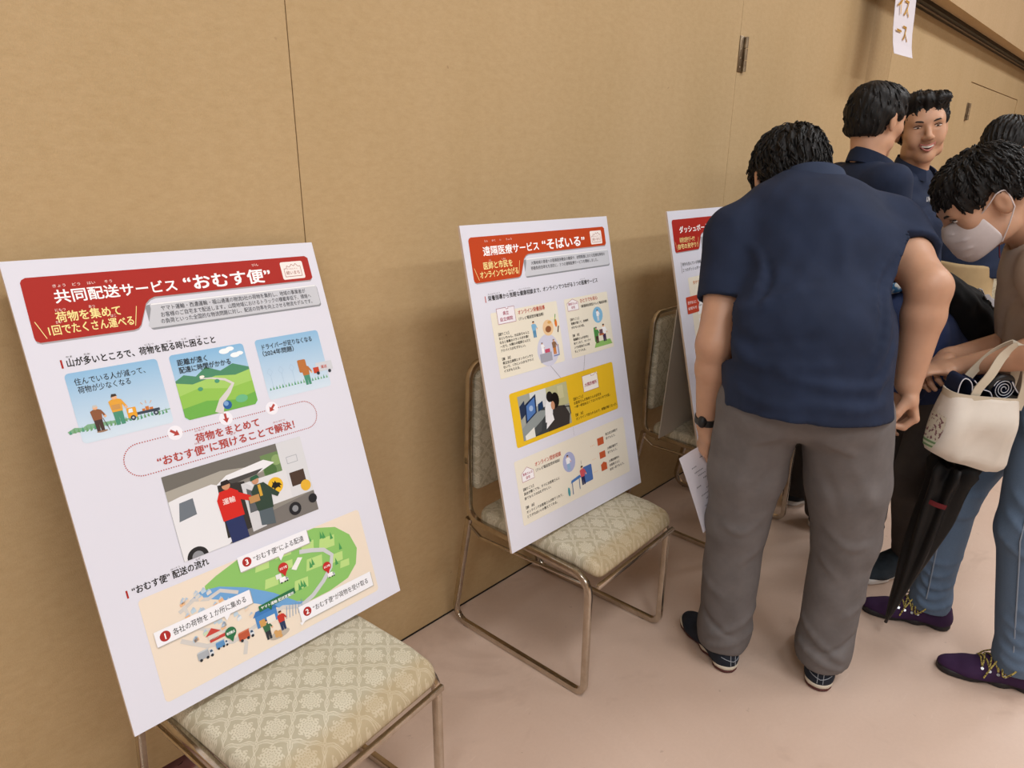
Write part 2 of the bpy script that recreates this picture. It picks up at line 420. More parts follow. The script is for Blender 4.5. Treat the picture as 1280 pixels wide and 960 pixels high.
# ================================================================= printed posters
def print_material():
    n = NT('poster_print', 0.5, 0, 0.2); a = n.new('ShaderNodeVertexColor'); a.layer_name = 'Col'
    n.link(a.outputs[0], n.b.inputs['Base Color']); return n.m
M['print'] = print_material()
M['board'] = flat('white_foam_board', '#dcdde9', 0.42, 0, 0.35)
M['board_edge'] = flat('foam_core_edge', '#d9c6b4', 0.8)
M['board_back'] = flat('grey_board_back', '#b9b2a6', 0.8)
_tc = {}
def text_geo(s, bold):
    key = (s, bold)
    if key in _tc: return _tc[key]
    cu_ = bpy.data.curves.new('tmp', 'FONT'); cu_.body = s; cu_.size = 1.0; cu_.resolution_u = 2; cu_.offset = 0.0
    o = bpy.data.objects.new('tmp', cu_); COL.objects.link(o); bpy.context.view_layer.update()
    me = o.to_mesh(); vs = [(v.co.x, v.co.y, 0.0) for v in me.vertices]; fs = [tuple(p.vertices) for p in me.polygons]
    o.to_mesh_clear(); bpy.data.objects.remove(o); bpy.data.curves.remove(cu_)
    if bold > 0:      # heavier weight: the same outlines laid side by side
        n0 = len(vs); base_v, base_f = [v[:2] for v in vs], list(fs); q = bold*0.75
        for k, (ox, oy) in enumerate(((q, q), (-q, q), (q, -q)) if bold < 0.02 else ((q, q), (-q, q), (q, -q), (-q, -q), (0, 0))):
            if k == 0: vs = [(x+ox, y+oy, 0.0) for x, y in base_v]; fs = list(base_f)
            else:
                m = len(vs); vs += [(x+ox, y+oy, k*0.000007) for x, y in base_v]; fs += [tuple(i+m for i in f) for f in base_f]
    _tc[key] = (vs, fs); return _tc[key]
class Art:
    """flat print in millimetres on a board's face, layered by a tenth of a millimetre"""
    def __init__(s, H=841): s.b = MB(); s.n = 0; s._lv = 0
    lv = property(lambda s: s._lv)
    @lv.setter
    def lv(s, q):
        if q != s._lv: s.n = 0
        s._lv = q
    def P(s, x, y, dz=0.0): return (x*0.001, y*0.001, s.lv*0.00013+0.0002+min(s.n, 20)*0.000006+dz)
    def poly(s, pts, c, lv=None):
        if lv is not None: s.lv = lv
        s.n += 1; vs = [s.P(x, y) for x, y in pts]; s.b.add(vs, [tuple(range(len(vs)))], None, c if isinstance(c, list) else c); return s
    def _ring(s, x0, y0, x1, y1, r, n=5):
        pts = []
        for cx_, cy_, a0 in ((x1-r, y0+r, -90), (x1-r, y1-r, 0), (x0+r, y1-r, 90), (x0+r, y0+r, 180)):
            for k in range(n+1):
                a = math.radians(a0+90*k/n); pts.append((cx_+r*math.cos(a), cy_+r*math.sin(a)))
        return pts
    def rect(s, x0, y0, x1, y1, c, lv=None, r=0, top=None):
        if lv is not None: s.lv = lv
        if r <= 0: pts = [(x0, y0), (x1, y0), (x1, y1), (x0, y1)]
        else: pts = s._ring(x0, y0, x1, y1, r)
        if top is not None:
            f = lambda y: max(0, min(1, (y-y0)/(y1-y0)))
            A_ = [int(c[1+i*2:3+i*2], 16)/255 for i in range(3)]; B_ = [int(top[1+i*2:3+i*2], 16)/255 for i in range(3)]
            c = [tuple(a+(b-a)*f(p[1]) for a, b in zip(A_, B_)) for p in pts]
        return s.poly(pts, c)
    def circ(s, x, y, r, c, lv=None, ry=None, n=18):
        ry = ry or r; return s.poly([(x+r*math.cos(2*PI*k/n), y+ry*math.sin(2*PI*k/n)) for k in range(n)], c, lv)
    def line(s, pts, w, c, lv=None):
        if lv is not None: s.lv = lv
        for (a, b) in zip(pts[:-1], pts[1:]):
            d = Vector((b[0]-a[0], b[1]-a[1]));
            if d.length == 0: continue
            d.normalize(); q = Vector((-d.y, d.x))*w/2; e = d*w*0.3
            s.poly([(a[0]-q.x-e.x, a[1]-q.y-e.y), (b[0]-q.x+e.x, b[1]-q.y+e.y), (b[0]+q.x+e.x, b[1]+q.y+e.y), (a[0]+q.x-e.x, a[1]+q.y-e.y)], c)
        return s
    def road(s, pts, w, c, lv=None):
        if lv is not None: s.lv = lv
        L = []; R_ = []
        for i, p in enumerate(pts):
            a = Vector(pts[max(0, i-1)]); b = Vector(pts[min(len(pts)-1, i+1)]); d = (b-a).normalized(); q = Vector((-d.y, d.x))*(w[i] if isinstance(w, list) else w)/2
            L.append((p[0]+q.x, p[1]+q.y)); R_.append((p[0]-q.x, p[1]-q.y))
        for i in range(len(pts)-1): s.poly([L[i], R_[i], R_[i+1], L[i+1]], c)
        return s
    def dots(s, pts, step, r, c, lv=None):
        if lv is not None: s.lv = lv
        for (a, b) in zip(pts[:-1], pts[1:]):
            a = Vector(a); b = Vector(b); n = max(1, int(round((b-a).length/step)))
            for k in range(n): q = a.lerp(b, k/n); s.circ(q.x, q.y, r, c, n=6)
        return s
    def text(s, t, x, y, size, c, w=None, bold=0.0, lv=None, al='L', rot=0):
        """baseline-left at x,y; size = height of a full CJK em in mm; w = fit width"""
        if lv is not None: s.lv = lv
        vs, fs = text_geo(t, bold)
        if not vs: return s
        x0 = min(v[0] for v in vs); x1 = max(v[0] for v in vs); sy = size*1.0; sx = sy
        if w: sx = w/(x1-x0)
        s.n += 1; off = 0 if al == 'L' else ((x1-x0)*sx/2 if al == 'C' else (x1-x0)*sx)
        ca, sa = math.cos(math.radians(rot)), math.sin(math.radians(rot)); out = []
        for v in vs:
            a = (v[0]-x0)*sx-off; b = v[1]*sy; out.append(s.P(x+a*ca-b*sa, y+a*sa+b*ca, v[2]))
        s.b.add(out, fs, None, c); return s
    def build(s, name, parent):
        o = s.b.build(name, M['print'], parent, smooth=False); o.location = (0, 0, 0); return o
def hx(h): h = h.lstrip('#'); return tuple(int(h[i:i+2], 16)/255 for i in (0, 2, 4))
BW, BH, BT = 0.594, 0.841, 0.007
def board(name, BL, yaw, lean, label, group, roll=0.0):
    t = empty(name); ex = Vector((math.cos(yaw), math.sin(yaw), roll)).normalized(); nb = Vector((-math.sin(yaw), math.cos(yaw), 0))
    ey = nb*math.sin(lean)+Vector((0, 0, math.cos(lean))); ey = (ey-ex*ex.dot(ey)).normalized(); ez = ex.cross(ey)
    t.matrix_world = Matrix(((ex.x, ey.x, ez.x, BL[0]), (ex.y, ey.y, ez.y, BL[1]), (ex.z, ey.z, ez.z, BL[2]), (0, 0, 0, 1)))
    tag(t, label, 'poster', group)
    b = MB(); b.box((0, 0, -BT), (BW, BH, 0)); b.m = [1, 0, 1, 1, 1, 1]; b.ms = [M['board'], M['board_edge']]
    b.build('foam_board', None, t, smooth=False)
    return t
WHT = '#ffffff'; RED = '#a9271d'; ORG = '#bb4114'; BLK = '#24211f'
def fig(a, x, y, h, top, bot, hair='#3a2a22', skin='#e8b48c', lean=0, arm=1):
    """little printed standing figure, feet at x,y"""
    s = h/10
    a.poly([(x-1.3*s, y), (x-0.1*s, y), (x+0.1*s, y+4.6*s), (x-1.5*s, y+4.6*s)], bot)
    a.poly([(x+0.2*s, y), (x+1.4*s, y), (x+1.4*s, y+4.6*s), (x-.1*s, y+4.6*s)], bot)
    a.poly([(x-1.6*s, y+4.3*s), (x+1.5*s, y+4.3*s), (x+1.9*s, y+7.9*s), (x+.8*s, y+8.4*s), (x-.9*s, y+8.4*s), (x-2.0*s, y+7.9*s)], top)
    if arm: a.poly([(x+1.2*s, y+7.8*s), (x+2.0*s, y+7.6*s), (x+3.0*s, y+5.6*s), (x+2.3*s, y+5.2*s)], top); a.circ(x+2.7*s, y+5.2*s, .5*s, skin, n=8)
    a.circ(x, y+9.1*s, .85*s, skin, n=12); a.poly([(x-.95*s, y+9.1*s), (x+.9*s, y+9.3*s), (x+.7*s, y+10*s), (x-.6*s, y+10.1*s)], hair)
def cluster(a, x, y, s, body, roof, kind='truck'):
    """printed little truck seen from the side"""
    a.rect(x, y+2*s, x+11*s, y+9*s, body, r=.6*s); a.poly([(x, y+9*s), (x+11*s, y+9*s), (x+12*s, y+10.3*s), (x+1.2*s, y+10.3*s)], roof)
    a.poly([(x+11.4*s, y+2*s), (x+15.6*s, y+2*s), (x+15.6*s, y+5*s), (x+14.6*s, y+8*s), (x+11.4*s, y+8*s)], '#d9dde2')
    a.poly([(x+12.2*s, y+5*s), (x+15.0*s, y+5*s), (x+14.3*s, y+7.3*s), (x+12.2*s, y+7.3*s)], '#39506b')
    for q in (2.5, 9, 13.5): a.circ(x+q*s, y+1.7*s, 1.5*s, '#2c3036', n=10)
def pin(a, x, y, r, c, t):
    a.circ(x, y, r, c); a.poly([(x-r*.55, y-r*.7), (x, y-r*1.7), (x+r*.55, y-r*.7)], c); a.text(t, x, y-r*.2, r*.55, WHT, w=r*1.5, bold=.02, al='C')
def header(t, title, q1, name, sub1, sub2, grey, col, furi=()):
    a = Art()
    a.poly([(30, 809), (566, 809), (571, 804), (571, 758), (566, 753), (228, 753), (218, 750), (208, 742), (190, 704), (184, 698), (176, 696), (28, 696), (21, 699), (20, 706), (22, 802), (25, 807)], '#a9a4a8', 0)
    a.poly([(30, 811), (566, 811), (573, 806), (573, 761), (566, 756), (226, 756), (216, 752), (208, 745), (190, 707), (184, 701), (176, 699), (26, 699), (20, 703), (19, 709), (21, 803), (24, 808)], col, 1)
    a.rect(501, 762, 556, 801, '#f6ece8', 2, r=4)
    a.build('red_banner', t)
    a = Art(); lc = '#a06a5a'
    a.line([(508, 768), (508, 786), (514, 786), (516, 792), (522, 789), (528, 795), (533, 791), (538, 796), (543, 790), (549, 790), (549, 768), (508, 768)], 1.1, lc, 3)
    a.text('結いまち', 528, 773, 9, lc, w=33, bold=.01, al='C', lv=3); a.text('まちをむすぶ', 528, 783.5, 3.6, lc, w=26, al='C')
    a.build('emblem', t)
    a = Art()
    a.text(title, 64, 765, 25, WHT, w=208, bold=.022, lv=3); a.build('title_text', t); a = Art(); a.text(q1, 286, 764, 32, WHT, w=187, bold=.028, lv=3); a.build('title_name_text', t); a = Art()
    for (s_, x, y, w_) in furi: a.text(s_, x, y, 6, '#f6dcd4', w=w_, lv=3, bold=.01)
    if furi: a.build('furigana', t)['kind'] = 'stuff'
    a = Art(); y_ = '#f6e59a'
    a.text(sub1, 58, 731, 20, y_, w=104, bold=.022, lv=3); a.text(sub2, 42, 710, 19, y_, w=137, bold=.022)
    a.line([(26, 735), (37, 705)], 1.2, y_); a.line([(190, 742), (180, 707)], 1.2, y_)
    a.build('slogan_text', t)
    a = Art(); a.rect(205, 694, 578, 742, '#8f9298', 0, r=6)
    a.poly([(214, 744), (573, 744), (577, 740), (577, 702), (572, 698), (206, 698), (202, 702), (214, 734)], '#c9ccd3', 1)
    a.rect(216, 741, 574, 743.5, '#f1f2f5', 2)
    a.build('summary_plate', t)
    a = Art(); n = len(grey)
    for k, (g, w_) in enumerate(grey): a.text(g, 232-3*k, 729-12.4*k if n == 3 else 727-14*k, 10.5, '#3a3a40', w=w_, lv=3, bold=.006)
    a.build('summary_text', t)
GP = 'printed presentation boards stood on chairs'
# ---------------------------------------------------------------- board 1: delivery service
p1 = board('poster', (0.2165, -0.345, 0.4665), math.radians(2.7), math.radians(19.6), 'largest presentation board, red banner about a joint delivery service, standing on the nearest chair', GP, -0.024)
header(p1, '共同配送サービス', '“おむす便”', '', '荷物を集めて', '1回でたくさん運べる',
       [('ヤマト運輸・西濃運輸・福山通運の物流3社の荷物を集約し、地域の事業者が', 314), ('お客様のご自宅まで配送します。山間地域におけるトラックの積載率低下、環境へ', 328), ('の負荷といった全国的な物流問題に対し、配送の効率を向上させる物流モデルです。', 331)],
       RED, [('きょう', 66, 791, 20), ('どう', 96, 791, 13), ('はい', 120, 791, 13), ('そう', 148, 791, 13), ('びん', 436, 798, 15), ('にもつ', 60, 749, 16), ('あつ', 112, 749, 10), ('かい', 56, 728, 9), ('はこ', 143, 728, 9)])
a = Art()
a.rect(46, 650, 49, 665, RED, 1); a.text('山が多いところで、荷物を配る時に困ること', 55, 652, 16, BLK, w=263, bold=.026, lv=1)
for (s_, x, w_) in (('やま', 56, 10), ('おお', 84, 10), ('にもつ', 186, 16), ('くば', 226, 9), ('とき', 254, 9), ('こま', 282, 9)): a.text(s_, x, 667, 4, BLK, w=w_, lv=1)
a.build('heading_text', p1); a = Art(); a.rect(46, 232, 49, 246, RED, 1); a.text('“おむす便” 配送の流れ', 56, 235, 16, BLK, w=138, bold=.026)
a.text('はいそう', 126, 250, 4, BLK, w=16); a.text('なが', 172, 250, 4, BLK, w=9)
a.build('heading_text', p1)
# card 1: fewer people
a = Art(); a.rect(46, 515, 200, 640, '#d2e2ef', 1, r=7, top='#8fbde0')
a.poly([(28, 541), (30, 537), (200, 541), (200, 543), (150, 540), (60, 547), (52, 543), (40, 546)], '#7fae8b', 2)
for k in range(26): x = 30+k*6.4; a.poly([(x, 536+2*math.sin(k)), (x+2.2, 543+3*abs(math.sin(k*1.7))), (x+4.2, 536)], '#6fa06f' if k % 3 else '#4f9a78', 3)
a.line([(86, 552), (92, 529)], 1.0, '#5b4a40', 4)
fig(a, 78, 531, 46, '#8c5a3d', '#4b3733', '#c9c4bd'); fig(a, 112, 534, 56, '#e2a43c', '#4d9277', '#41342c')
a.rect(104, 562, 118, 571, '#c99655', 5); a.circ(80, 530, 9, '#9a7a64', 3, ry=2)
a.rect(126, 541, 142, 560, '#e6a32d', 4, r=2); a.poly([(128, 551), (136, 551), (136, 558), (130, 558)], '#dce9f2', 5)
a.rect(142, 544, 182, 549, '#3c4654', 4); a.circ(134, 541, 4.6, '#344052', 5); a.circ(174, 541, 4.6, '#344052'); a.circ(134, 541, 2, '#b9c4cf', 6, n=10); a.circ(174, 541, 2, '#b9c4cf', n=10)
a.rect(158, 549, 164, 556, '#cc7a3a', 5); a.rect(165, 549, 171, 553, '#cc7a3a'); a.rect(152, 549, 157, 553, '#cc7a3a')
for (x0, y0, x1, y1) in ((155, 561, 152, 565), (161, 562, 161, 567), (168, 561, 171, 565)): a.line([(x0, y0), (x1, y1)], .9, '#e6a35c')
a.text('住んでいる人が減って、', 58, 618, 13.5, BLK, w=117, bold=.008, lv=3); a.text('荷物が少なくなる', 60, 603, 13.5, BLK, w=86, bold=.008)
a.build('illustration_card', p1)
# card 2: hills
a = Art(); a.rect(222, 512, 372, 641, '#cfe3ee', 1, r=7, top='#86b9df')
a.poly([(222, 590), (240, 599), (262, 592), (285, 607), (312, 594), (340, 604), (372, 591), (372, 560), (222, 560)], '#4f8c69', 2)
a.poly([(222, 586), (252, 578), (300, 586), (340, 580), (372, 586), (372, 519), (365, 512), (229, 512), (222, 519)], '#a5cf6a', 3)
a.poly([(222, 560), (260, 568), (320, 556), (372, 562), (372, 519), (365, 512), (229, 512), (222, 519)], '#93c455', 4)
a.poly([(222, 535), (270, 541), (330, 530), (372, 538), (372, 519), (365, 512), (229, 512), (222, 519)], '#6fb14e', 5)
a.road([(268, 586), (290, 583), (316, 575), (330, 564), (318, 550), (300, 535), (288, 512)], [2, 3, 5, 7, 9, 12, 17], '#d6d3cf', 6)
a.circ(308, 524, 9, '#2d5f9e', 7); a.circ(306, 527, 5, '#7ba5d4', 8, n=12); a.circ(340, 530, 13, '#6db98a', 7, ry=8); a.circ(264, 566, 5, '#4f9a78', 7, ry=4); a.circ(300, 575, 5, '#4f9a78', ry=4)
a.circ(273, 589, 5, '#f7f3e4', 7, ry=2.6)
for x, y, r in ((330, 631, 11), (342, 634, 9), (350, 620, 10), (360, 622, 8)): a.circ(x, y, r, '#f4f8fb', 3, ry=r*.5)
a.text('距離が遠く', 234, 619, 13.5, BLK, w=58, bold=.008, lv=9); a.text('配達に時間がかかる', 234, 604, 13.5, BLK, w=103, bold=.008)
a.build('illustration_card', p1)
# card 3: drivers
a = Art(); a.rect(398, 512, 551, 642, '#d2e2ef', 1, r=7, top='#8fbde0')
for k in range(20): x = 404+k*7.3; a.poly([(x, 532), (x+2.4, 538+3*abs(math.sin(k*1.3))), (x+4.6, 532)], '#79b07a' if k % 2 else '#4f9a78', 2)
for k in range(3): x = 414+26*k; a.line([(x, 536), (x, 562), (x-6, 570), (x, 578), (x+6, 570), (x, 562)], .8, '#a9c6dd', 3)
fig(a, 497, 526, 50, '#b9743b', '#4d9277', '#5b3d2b'); a.rect(482, 555, 502, 583, '#b9743b', 5, r=3)
a.rect(524, 549, 566, 569, '#cfd3d9', 4); a.rect(516, 547, 530, 560, '#c3472f', 5); a.circ(526, 546, 4, '#30343b', 6, n=10); a.circ(556, 546, 4, '#30343b', n=10); a.text('運送', 536, 555, 8, '#c3472f', bold=.01)
a.text('ドライバーが足りなくなる', 411, 620, 13, BLK, w=120, bold=.008, lv=7); a.text('（2024年問題）', 409, 606, 13, BLK, w=73, bold=.008)
a.build('illustration_card', p1)
# message bubble
a = Art(); rc = '#b2463f'
pts = [(126, 494), (280, 494)]; ov = []
for k in range(13):
    an = math.radians(90+180*k/12); ov.append((128+29*math.cos(an), 463+30*math.sin(an)))
ov2 = []
for k in range(13):
    an = math.radians(-90+180*k/12); ov2.append((468+29*math.cos(an), 463+30*math.sin(an)))
a.dots(ov+ov2+[ov[0]], 4.6, 1.25, rc, 1)
for (x, y, an) in ((197, 495, -40), (298, 498, -90), (398, 495, -135)):
    d = Vector((math.cos(math.radians(an)), math.sin(math.radians(an)))); q = Vector((-d.y, d.x)); c_ = Vector((x, y))
    a.circ(x, y, 14, '#eeeef6', 2)
    P_ = [c_-d*10+q*2.4, c_-d*10-q*2.4, c_+d*1-q*2.4, c_+d*1+q*2.4]; a.poly([(p.x, p.y) for p in P_], rc, 3)
    P_ = [c_+q*6.5+d*0, c_-q*6.5+d*0, c_+d*9]; a.poly([(p.x, p.y) for p in P_][::-1], rc)
a.text('荷物をまとめて', 230, 467, 19, rc, w=133, bold=.026, lv=3); a.text('“おむす便”に預けることで解決！', 153, 443, 19.5, rc, w=285, bold=.026)
a.text('にもつ', 233, 487, 4.5, rc, w=18); a.text('びん', 226, 463, 4.5, rc, w=12); a.text('あず', 298, 463, 4.5, rc, w=12); a.text('かいけつ', 392, 463, 4.5, rc, w=28)
a.build('message_bubble', p1)
# photograph of two men at a van
a = Art(); a.rect(152, 256, 443, 421, '#8e8a82', 1); a.rect(152, 380, 443, 421, '#6f6c66', 2)
a.poly([(152, 392), (260, 400), (360, 384), (360, 372), (152, 372)], '#a9a59b', 3); a.rect(345, 340, 392, 405, '#6d8a58', 3); a.circ(360, 370, 14, '#4f7040', 4); a.circ(378, 388, 11, '#8da86c', 4)
a.poly([(152, 256), (443, 256), (443, 300), (152, 268)], '#77736f', 4)
a.poly([(385, 421), (443, 421), (443, 300), (385, 300)], '#d6d8dc', 5); a.rect(398, 322, 432, 352, '#4b3a30', 6); a.line([(400, 372), (424, 372), (424, 386), (400, 386), (400, 372)], 1, '#9aa0aa', 6); a.circ(428, 316, 12, '#e3b23a', 7)
a.poly([(240, 372), (268, 388), (350, 396), (372, 384), (330, 372), (262, 366)], '#e9eaee', 7); a.poly([(262, 366), (330, 372), (345, 380), (270, 378)], '#4c4a48', 8)
a.rect(300, 300, 392, 362, '#dcdde0', 6); a.circ(362, 337, 17, '#e8b92f', 7)
a.poly([(352, 335), (357, 342), (356, 347), (360, 343), (363, 347), (365, 342), (372, 340), (376, 333), (371, 335), (372, 328), (367, 332), (361, 331), (358, 327), (357, 333)], '#20201e', 8)
a.poly([(152, 256), (152, 372), (176, 376), (236, 380), (252, 372), (252, 264), (240, 256)], '#e4e5e9', 9)
a.poly([(162, 330), (196, 334), (196, 366), (170, 364)], '#6f7780', 10); a.poly([(178+20*math.cos(PI*q/14), 256+19*math.sin(PI*q/14)) for q in range(15)], '#2a2a2c', 10); a.poly([(178+11*math.cos(PI*q/14), 256+11*math.sin(PI*q/14)) for q in range(15)], '#8d9096', 11)
a.poly([(240, 268), (300, 272), (300, 366), (246, 374)], '#35322f', 10); a.poly([(292, 262), (322, 264), (322, 344), (300, 362), (292, 362)], '#cfd0d4', 11); a.poly([(296, 300), (316, 300), (316, 338), (300, 350)], '#5b5f63', 12)
a.circ(391, 276, 14, '#26262a', 10); a.circ(391, 276, 7, '#8a8d92', 11); a.circ(436, 284, 10, '#26262a', 10)
a.poly([(246, 256), (282, 256), (280, 306), (244, 306)], '#2b3560', 13); a.poly([(240, 302), (284, 302), (283, 352), (270, 362), (246, 360), (238, 345)], '#cf2a22', 14)
a.poly([(272, 356), (306, 334), (302, 324), (272, 340)], '#cf2a22', 15); a.circ(262, 369, 8.5, '#c79472', 15); a.poly([(252, 370), (272, 371), (268, 380), (254, 379)], '#2a2422', 16); a.text('運輸', 248, 334, 13, '#f5d9d4', bold=.02, lv=16)
a.rect(300, 318, 322, 332, '#b98c58', 16)
a.poly([(312, 268), (342, 262), (344, 300), (314, 304)], '#57636a', 13); a.poly([(312, 298), (346, 296), (350, 338), (338, 352), (318, 352), (308, 340)], '#33463a', 14); a.poly([(340, 348), (366, 320), (360, 314), (338, 330)], '#33463a', 15); a.rect(324, 326, 330, 350, '#d1a53c', 15)
a.circ(322, 360, 7.5, '#c79472', 15); a.poly([(312, 361), (332, 364), (328, 371), (314, 369)], '#2f5d44', 16)
a.build('photograph', p1)
# route map
a = Art(); a.rect(60, 27, 538, 222, '#e9dccb', 1, r=8)
a.poly([(175, 198), (200, 208), (246, 221), (420, 221), (470, 205), (500, 176), (510, 140), (498, 108), (470, 86), (420, 78), (370, 78), (320, 100), (265, 128), (215, 160), (175, 190)], '#8cc26a', 2)
a.poly([(165, 192), (200, 186), (250, 162), (300, 128), (345, 88), (362, 82), (345, 74), (318, 84), (262, 122), (205, 156), (168, 176), (140, 182)], '#6fa4d6', 3)
for (x, y, s_) in ((290, 190, 1), (340, 200, 1.2), (395, 190, 1), (440, 180, 1.3), (300, 150, 1), (400, 150, 1.3), (360, 120, 1.1), (455, 140, 1), (340, 170, .9), (470, 120, .8)):
    a.poly([(x-16*s_, y-8*s_), (x+14*s_, y-10*s_), (x+18*s_, y+8*s_), (x-10*s_, y+10*s_)], '#b9da86', 4)
for (x, y) in ((398, 206), (404, 203), (432, 200), (438, 198), (356, 116), (362, 120), (368, 117), (392, 150), (398, 153), (455, 190), (452, 132), (470, 160)):
    a.poly([(x-4, y-7), (x+4, y-7), (x, y+9)], '#4d9a58', 5)
a.road([(375, 185), (402, 178), (430, 168), (446, 150), (436, 126), (412, 105), (380, 86), (340, 74)], 9, '#c9cccf', 5)
a.road([(120, 170), (150, 182), (175, 172), (200, 178), (232, 160)], 7, '#cfccc8', 4); a.road([(110, 120), (150, 90), (200, 74), (260, 84), (310, 92), (345, 78)], 8, '#cfccc8', 4); a.road([(212, 74), (222, 60), (214, 40)], 8, '#cfccc8', 4); a.road([(130, 180), (140, 130), (190, 100)], 6, '#d4d1cd', 4)
rnd = random.Random(4)
for k in range(46):
    x = rnd.uniform(115, 265); y = rnd.uniform(100, 186)
    if y > 196-(x-150)*.45: continue
    c_ = rnd.choice(['#d8d5d0', '#bcd0de', '#e6d3bd', '#c9d9b8', '#dfe3e6', '#e8b98c']); a.poly([(x, y), (x+9, y+2), (x+8, y+8), (x-1, y+6)], c_, 6); a.poly([(x-1, y+6), (x+8, y+8), (x+5, y+12)], '#b3c7da', 7)
a.rect(250, 74, 296, 98, '#4b86c4', 7); a.poly([(246, 98), (300, 98), (292, 108), (254, 108)], '#3f78b8', 8); a.rect(256, 74, 268, 88, '#c99a5a', 8); a.rect(272, 74, 290, 88, '#e9e4da', 8)
for k in range(6): a.line([(312+7*k, 66), (318+7*k, 90)], 1.2, '#7d9cc0', 8)
a.circ(290, 44, 22, '#b9b0a4', 7, ry=8); fig(a, 268, 44, 40, '#3d6b4a', '#34383d'); fig(a, 301, 48, 40, '#c2382e', '#2f3c5e')
for (x, y, r) in ((284, 44, 5), (290, 47, 5), (283, 51, 4.5), (291, 40, 4)): a.circ(x, y, r, '#cfa065', 9, n=8)
a.poly([(156, 96), (176, 96), (176, 106), (156, 106)], '#d8d2ca', 8); a.poly([(152, 106), (166, 118), (182, 106)], '#c4473f', 9); a.rect(158, 92, 190, 98, '#c4473f', 8)
a.lv = 9; cluster(a, 130, 66, 1.9, '#a7adb4', '#c3c8cd'); cluster(a, 166, 72, 1.5, '#5c8fc0', '#7aa8d2'); cluster(a, 210, 64, 2.0, '#b9583c', '#cd7455')
a.lv = 10; cluster(a, 318, 138, 1.2, '#f2f2f2', '#ffffff'); cluster(a, 424, 104, 1.1, '#f2f2f2', '#ffffff'); a.poly([(348, 158), (368, 176), (378, 172), (358, 152)], '#f0efec', 10); a.rect(312, 150, 324, 160, '#e8e8e8', 10)
a.lv = 12; pin(a, 198, 93, 11, '#2f7048', '物流拠点'); pin(a, 332, 168, 11, '#bf2f2c', 'おむす便'); pin(a, 427, 131, 10, '#bf2f2c', 'おむす便')
a.poly([(262, 104), (344, 108), (344, 120), (262, 116)], '#2f7048', 12); a.poly([(280, 105), (286, 98), (290, 106)], '#2f7048'); a.text('ヤマト運輸 配送営業所', 266, 107.5, 7, WHT, w=74, bold=.015, lv=13)
a.build('route_map', p1)
a = Art()
for (x0, y0, x1, y1, n_, t_, tip) in ((70, 128, 253, 156, '1', '各社の荷物を１か所に集める', (196, 120)), (246, 195, 402, 225, '3', '“おむす便”による配達', (330, 186)), (341, 44, 526, 77, '2', '“おむす便”が荷物を受け取る', (338, 40))):
    a.rect(x0+1.5, y0-2, x1+1.5, y1-2, '#b7b2aa', 14); a.rect(x0, y0, x1, y1, '#eff0f6', 15)
    a.poly([(tip[0]-2, y0+1), (tip[0]+1, tip[1]-2), (tip[0]+12, y0+1)], '#eff0f6', 15)
    yc = (y0+y1)/2; a.circ(x0+17, yc, 9.5, '#a92f2d', 16); a.text(n_, x0+17, yc-5.2, 14.5, WHT, bold=.03, al='C', lv=17); a.text(t_, x0+31, yc-5.2, 13.5, BLK, w=x1-x0-42, bold=.006, lv=16); a.build('route_label', p1); a = Art()

# ---------------------------------------------------------------- board 2: telemedicine
p2 = board('poster', (1.1047, -0.403, 0.4575), math.radians(-0.2), math.radians(13.3), 'middle presentation board with orange banner about telemedicine and a yellow photo panel', GP, -0.009)
header(p2, '遠隔医療サービス', '“そばいる”', '', '医師と市民を', 'オンラインでつなげる',
       [('大隅地域の患者への医療提供機会の確保や、訪問看護における医療従事者の', 328), ('移動負担効率化を目的に、３つの遠隔医療サービスを開始しました。', 294)], ORG,
       [('えん', 74, 797, 12), ('かく', 100, 797, 12), ('い', 128, 797, 5), ('りょう', 152, 797, 20), ('いし', 80, 749, 8), ('しみん', 126, 749, 14)])
a = Art(); a.rect(46, 648, 48.5, 664, ORG, 1); a.text('栄養指導から気軽な健康相談まで、オンラインでつながる３つの医療サービス', 56, 652, 14, BLK, w=452, bold=.022, lv=1)
for (s_, x, w_) in (('えいようしどう', 58, 42), ('きがる', 132, 18), ('けんこうそうだん', 170, 46), ('いりょう', 428, 22)): a.text(s_, x, 666, 4, BLK, w=w_)
a.build('heading_text', p2)
def para(a, x, y, lines, size=8.6, lead=12.6, c=BLK, wmax=None):
    for k, l in enumerate(lines):
        if l: a.text(l, x, y-lead*k, size, c, bold=.016)
a = Art(); a.rect(56, 450, 312, 620, '#e9e4d3', 1, r=4)
a.rect(78, 588, 143, 628, '#ece9f0', 3); a.line([(78, 588), (143, 588), (143, 628), (120, 628), (120, 624), (112, 624), (112, 628), (78, 628), (78, 588)], 1.1, '#a5606e', 4)
a.text('県立', 110, 610, 11, '#a33a55', bold=.02, al='C', lv=4); a.text('自立病院', 110, 595, 11, '#a33a55', w=46, bold=.02, al='C')
a.text('オンライン栄養指導', 154, 604, 13, '#c25a46', w=106, bold=.02); a.text('（テレビ電話型栄養指導）', 154, 588, 9.5, BLK, w=98, bold=.008)
para(a, 72, 560, ['【困りごと】', 'おじいちゃん、おばあちゃんと', 'なると食事のバランスが大事！', '一方で、大隅の中医師さんだと', 'アドバイスがむずかしい。', '', '【解　決】', '県立自立病院とオンラインでつ', 'ないで、くわしい人からアドバ', 'イスがもらえる。'], 8.2, 10.6)
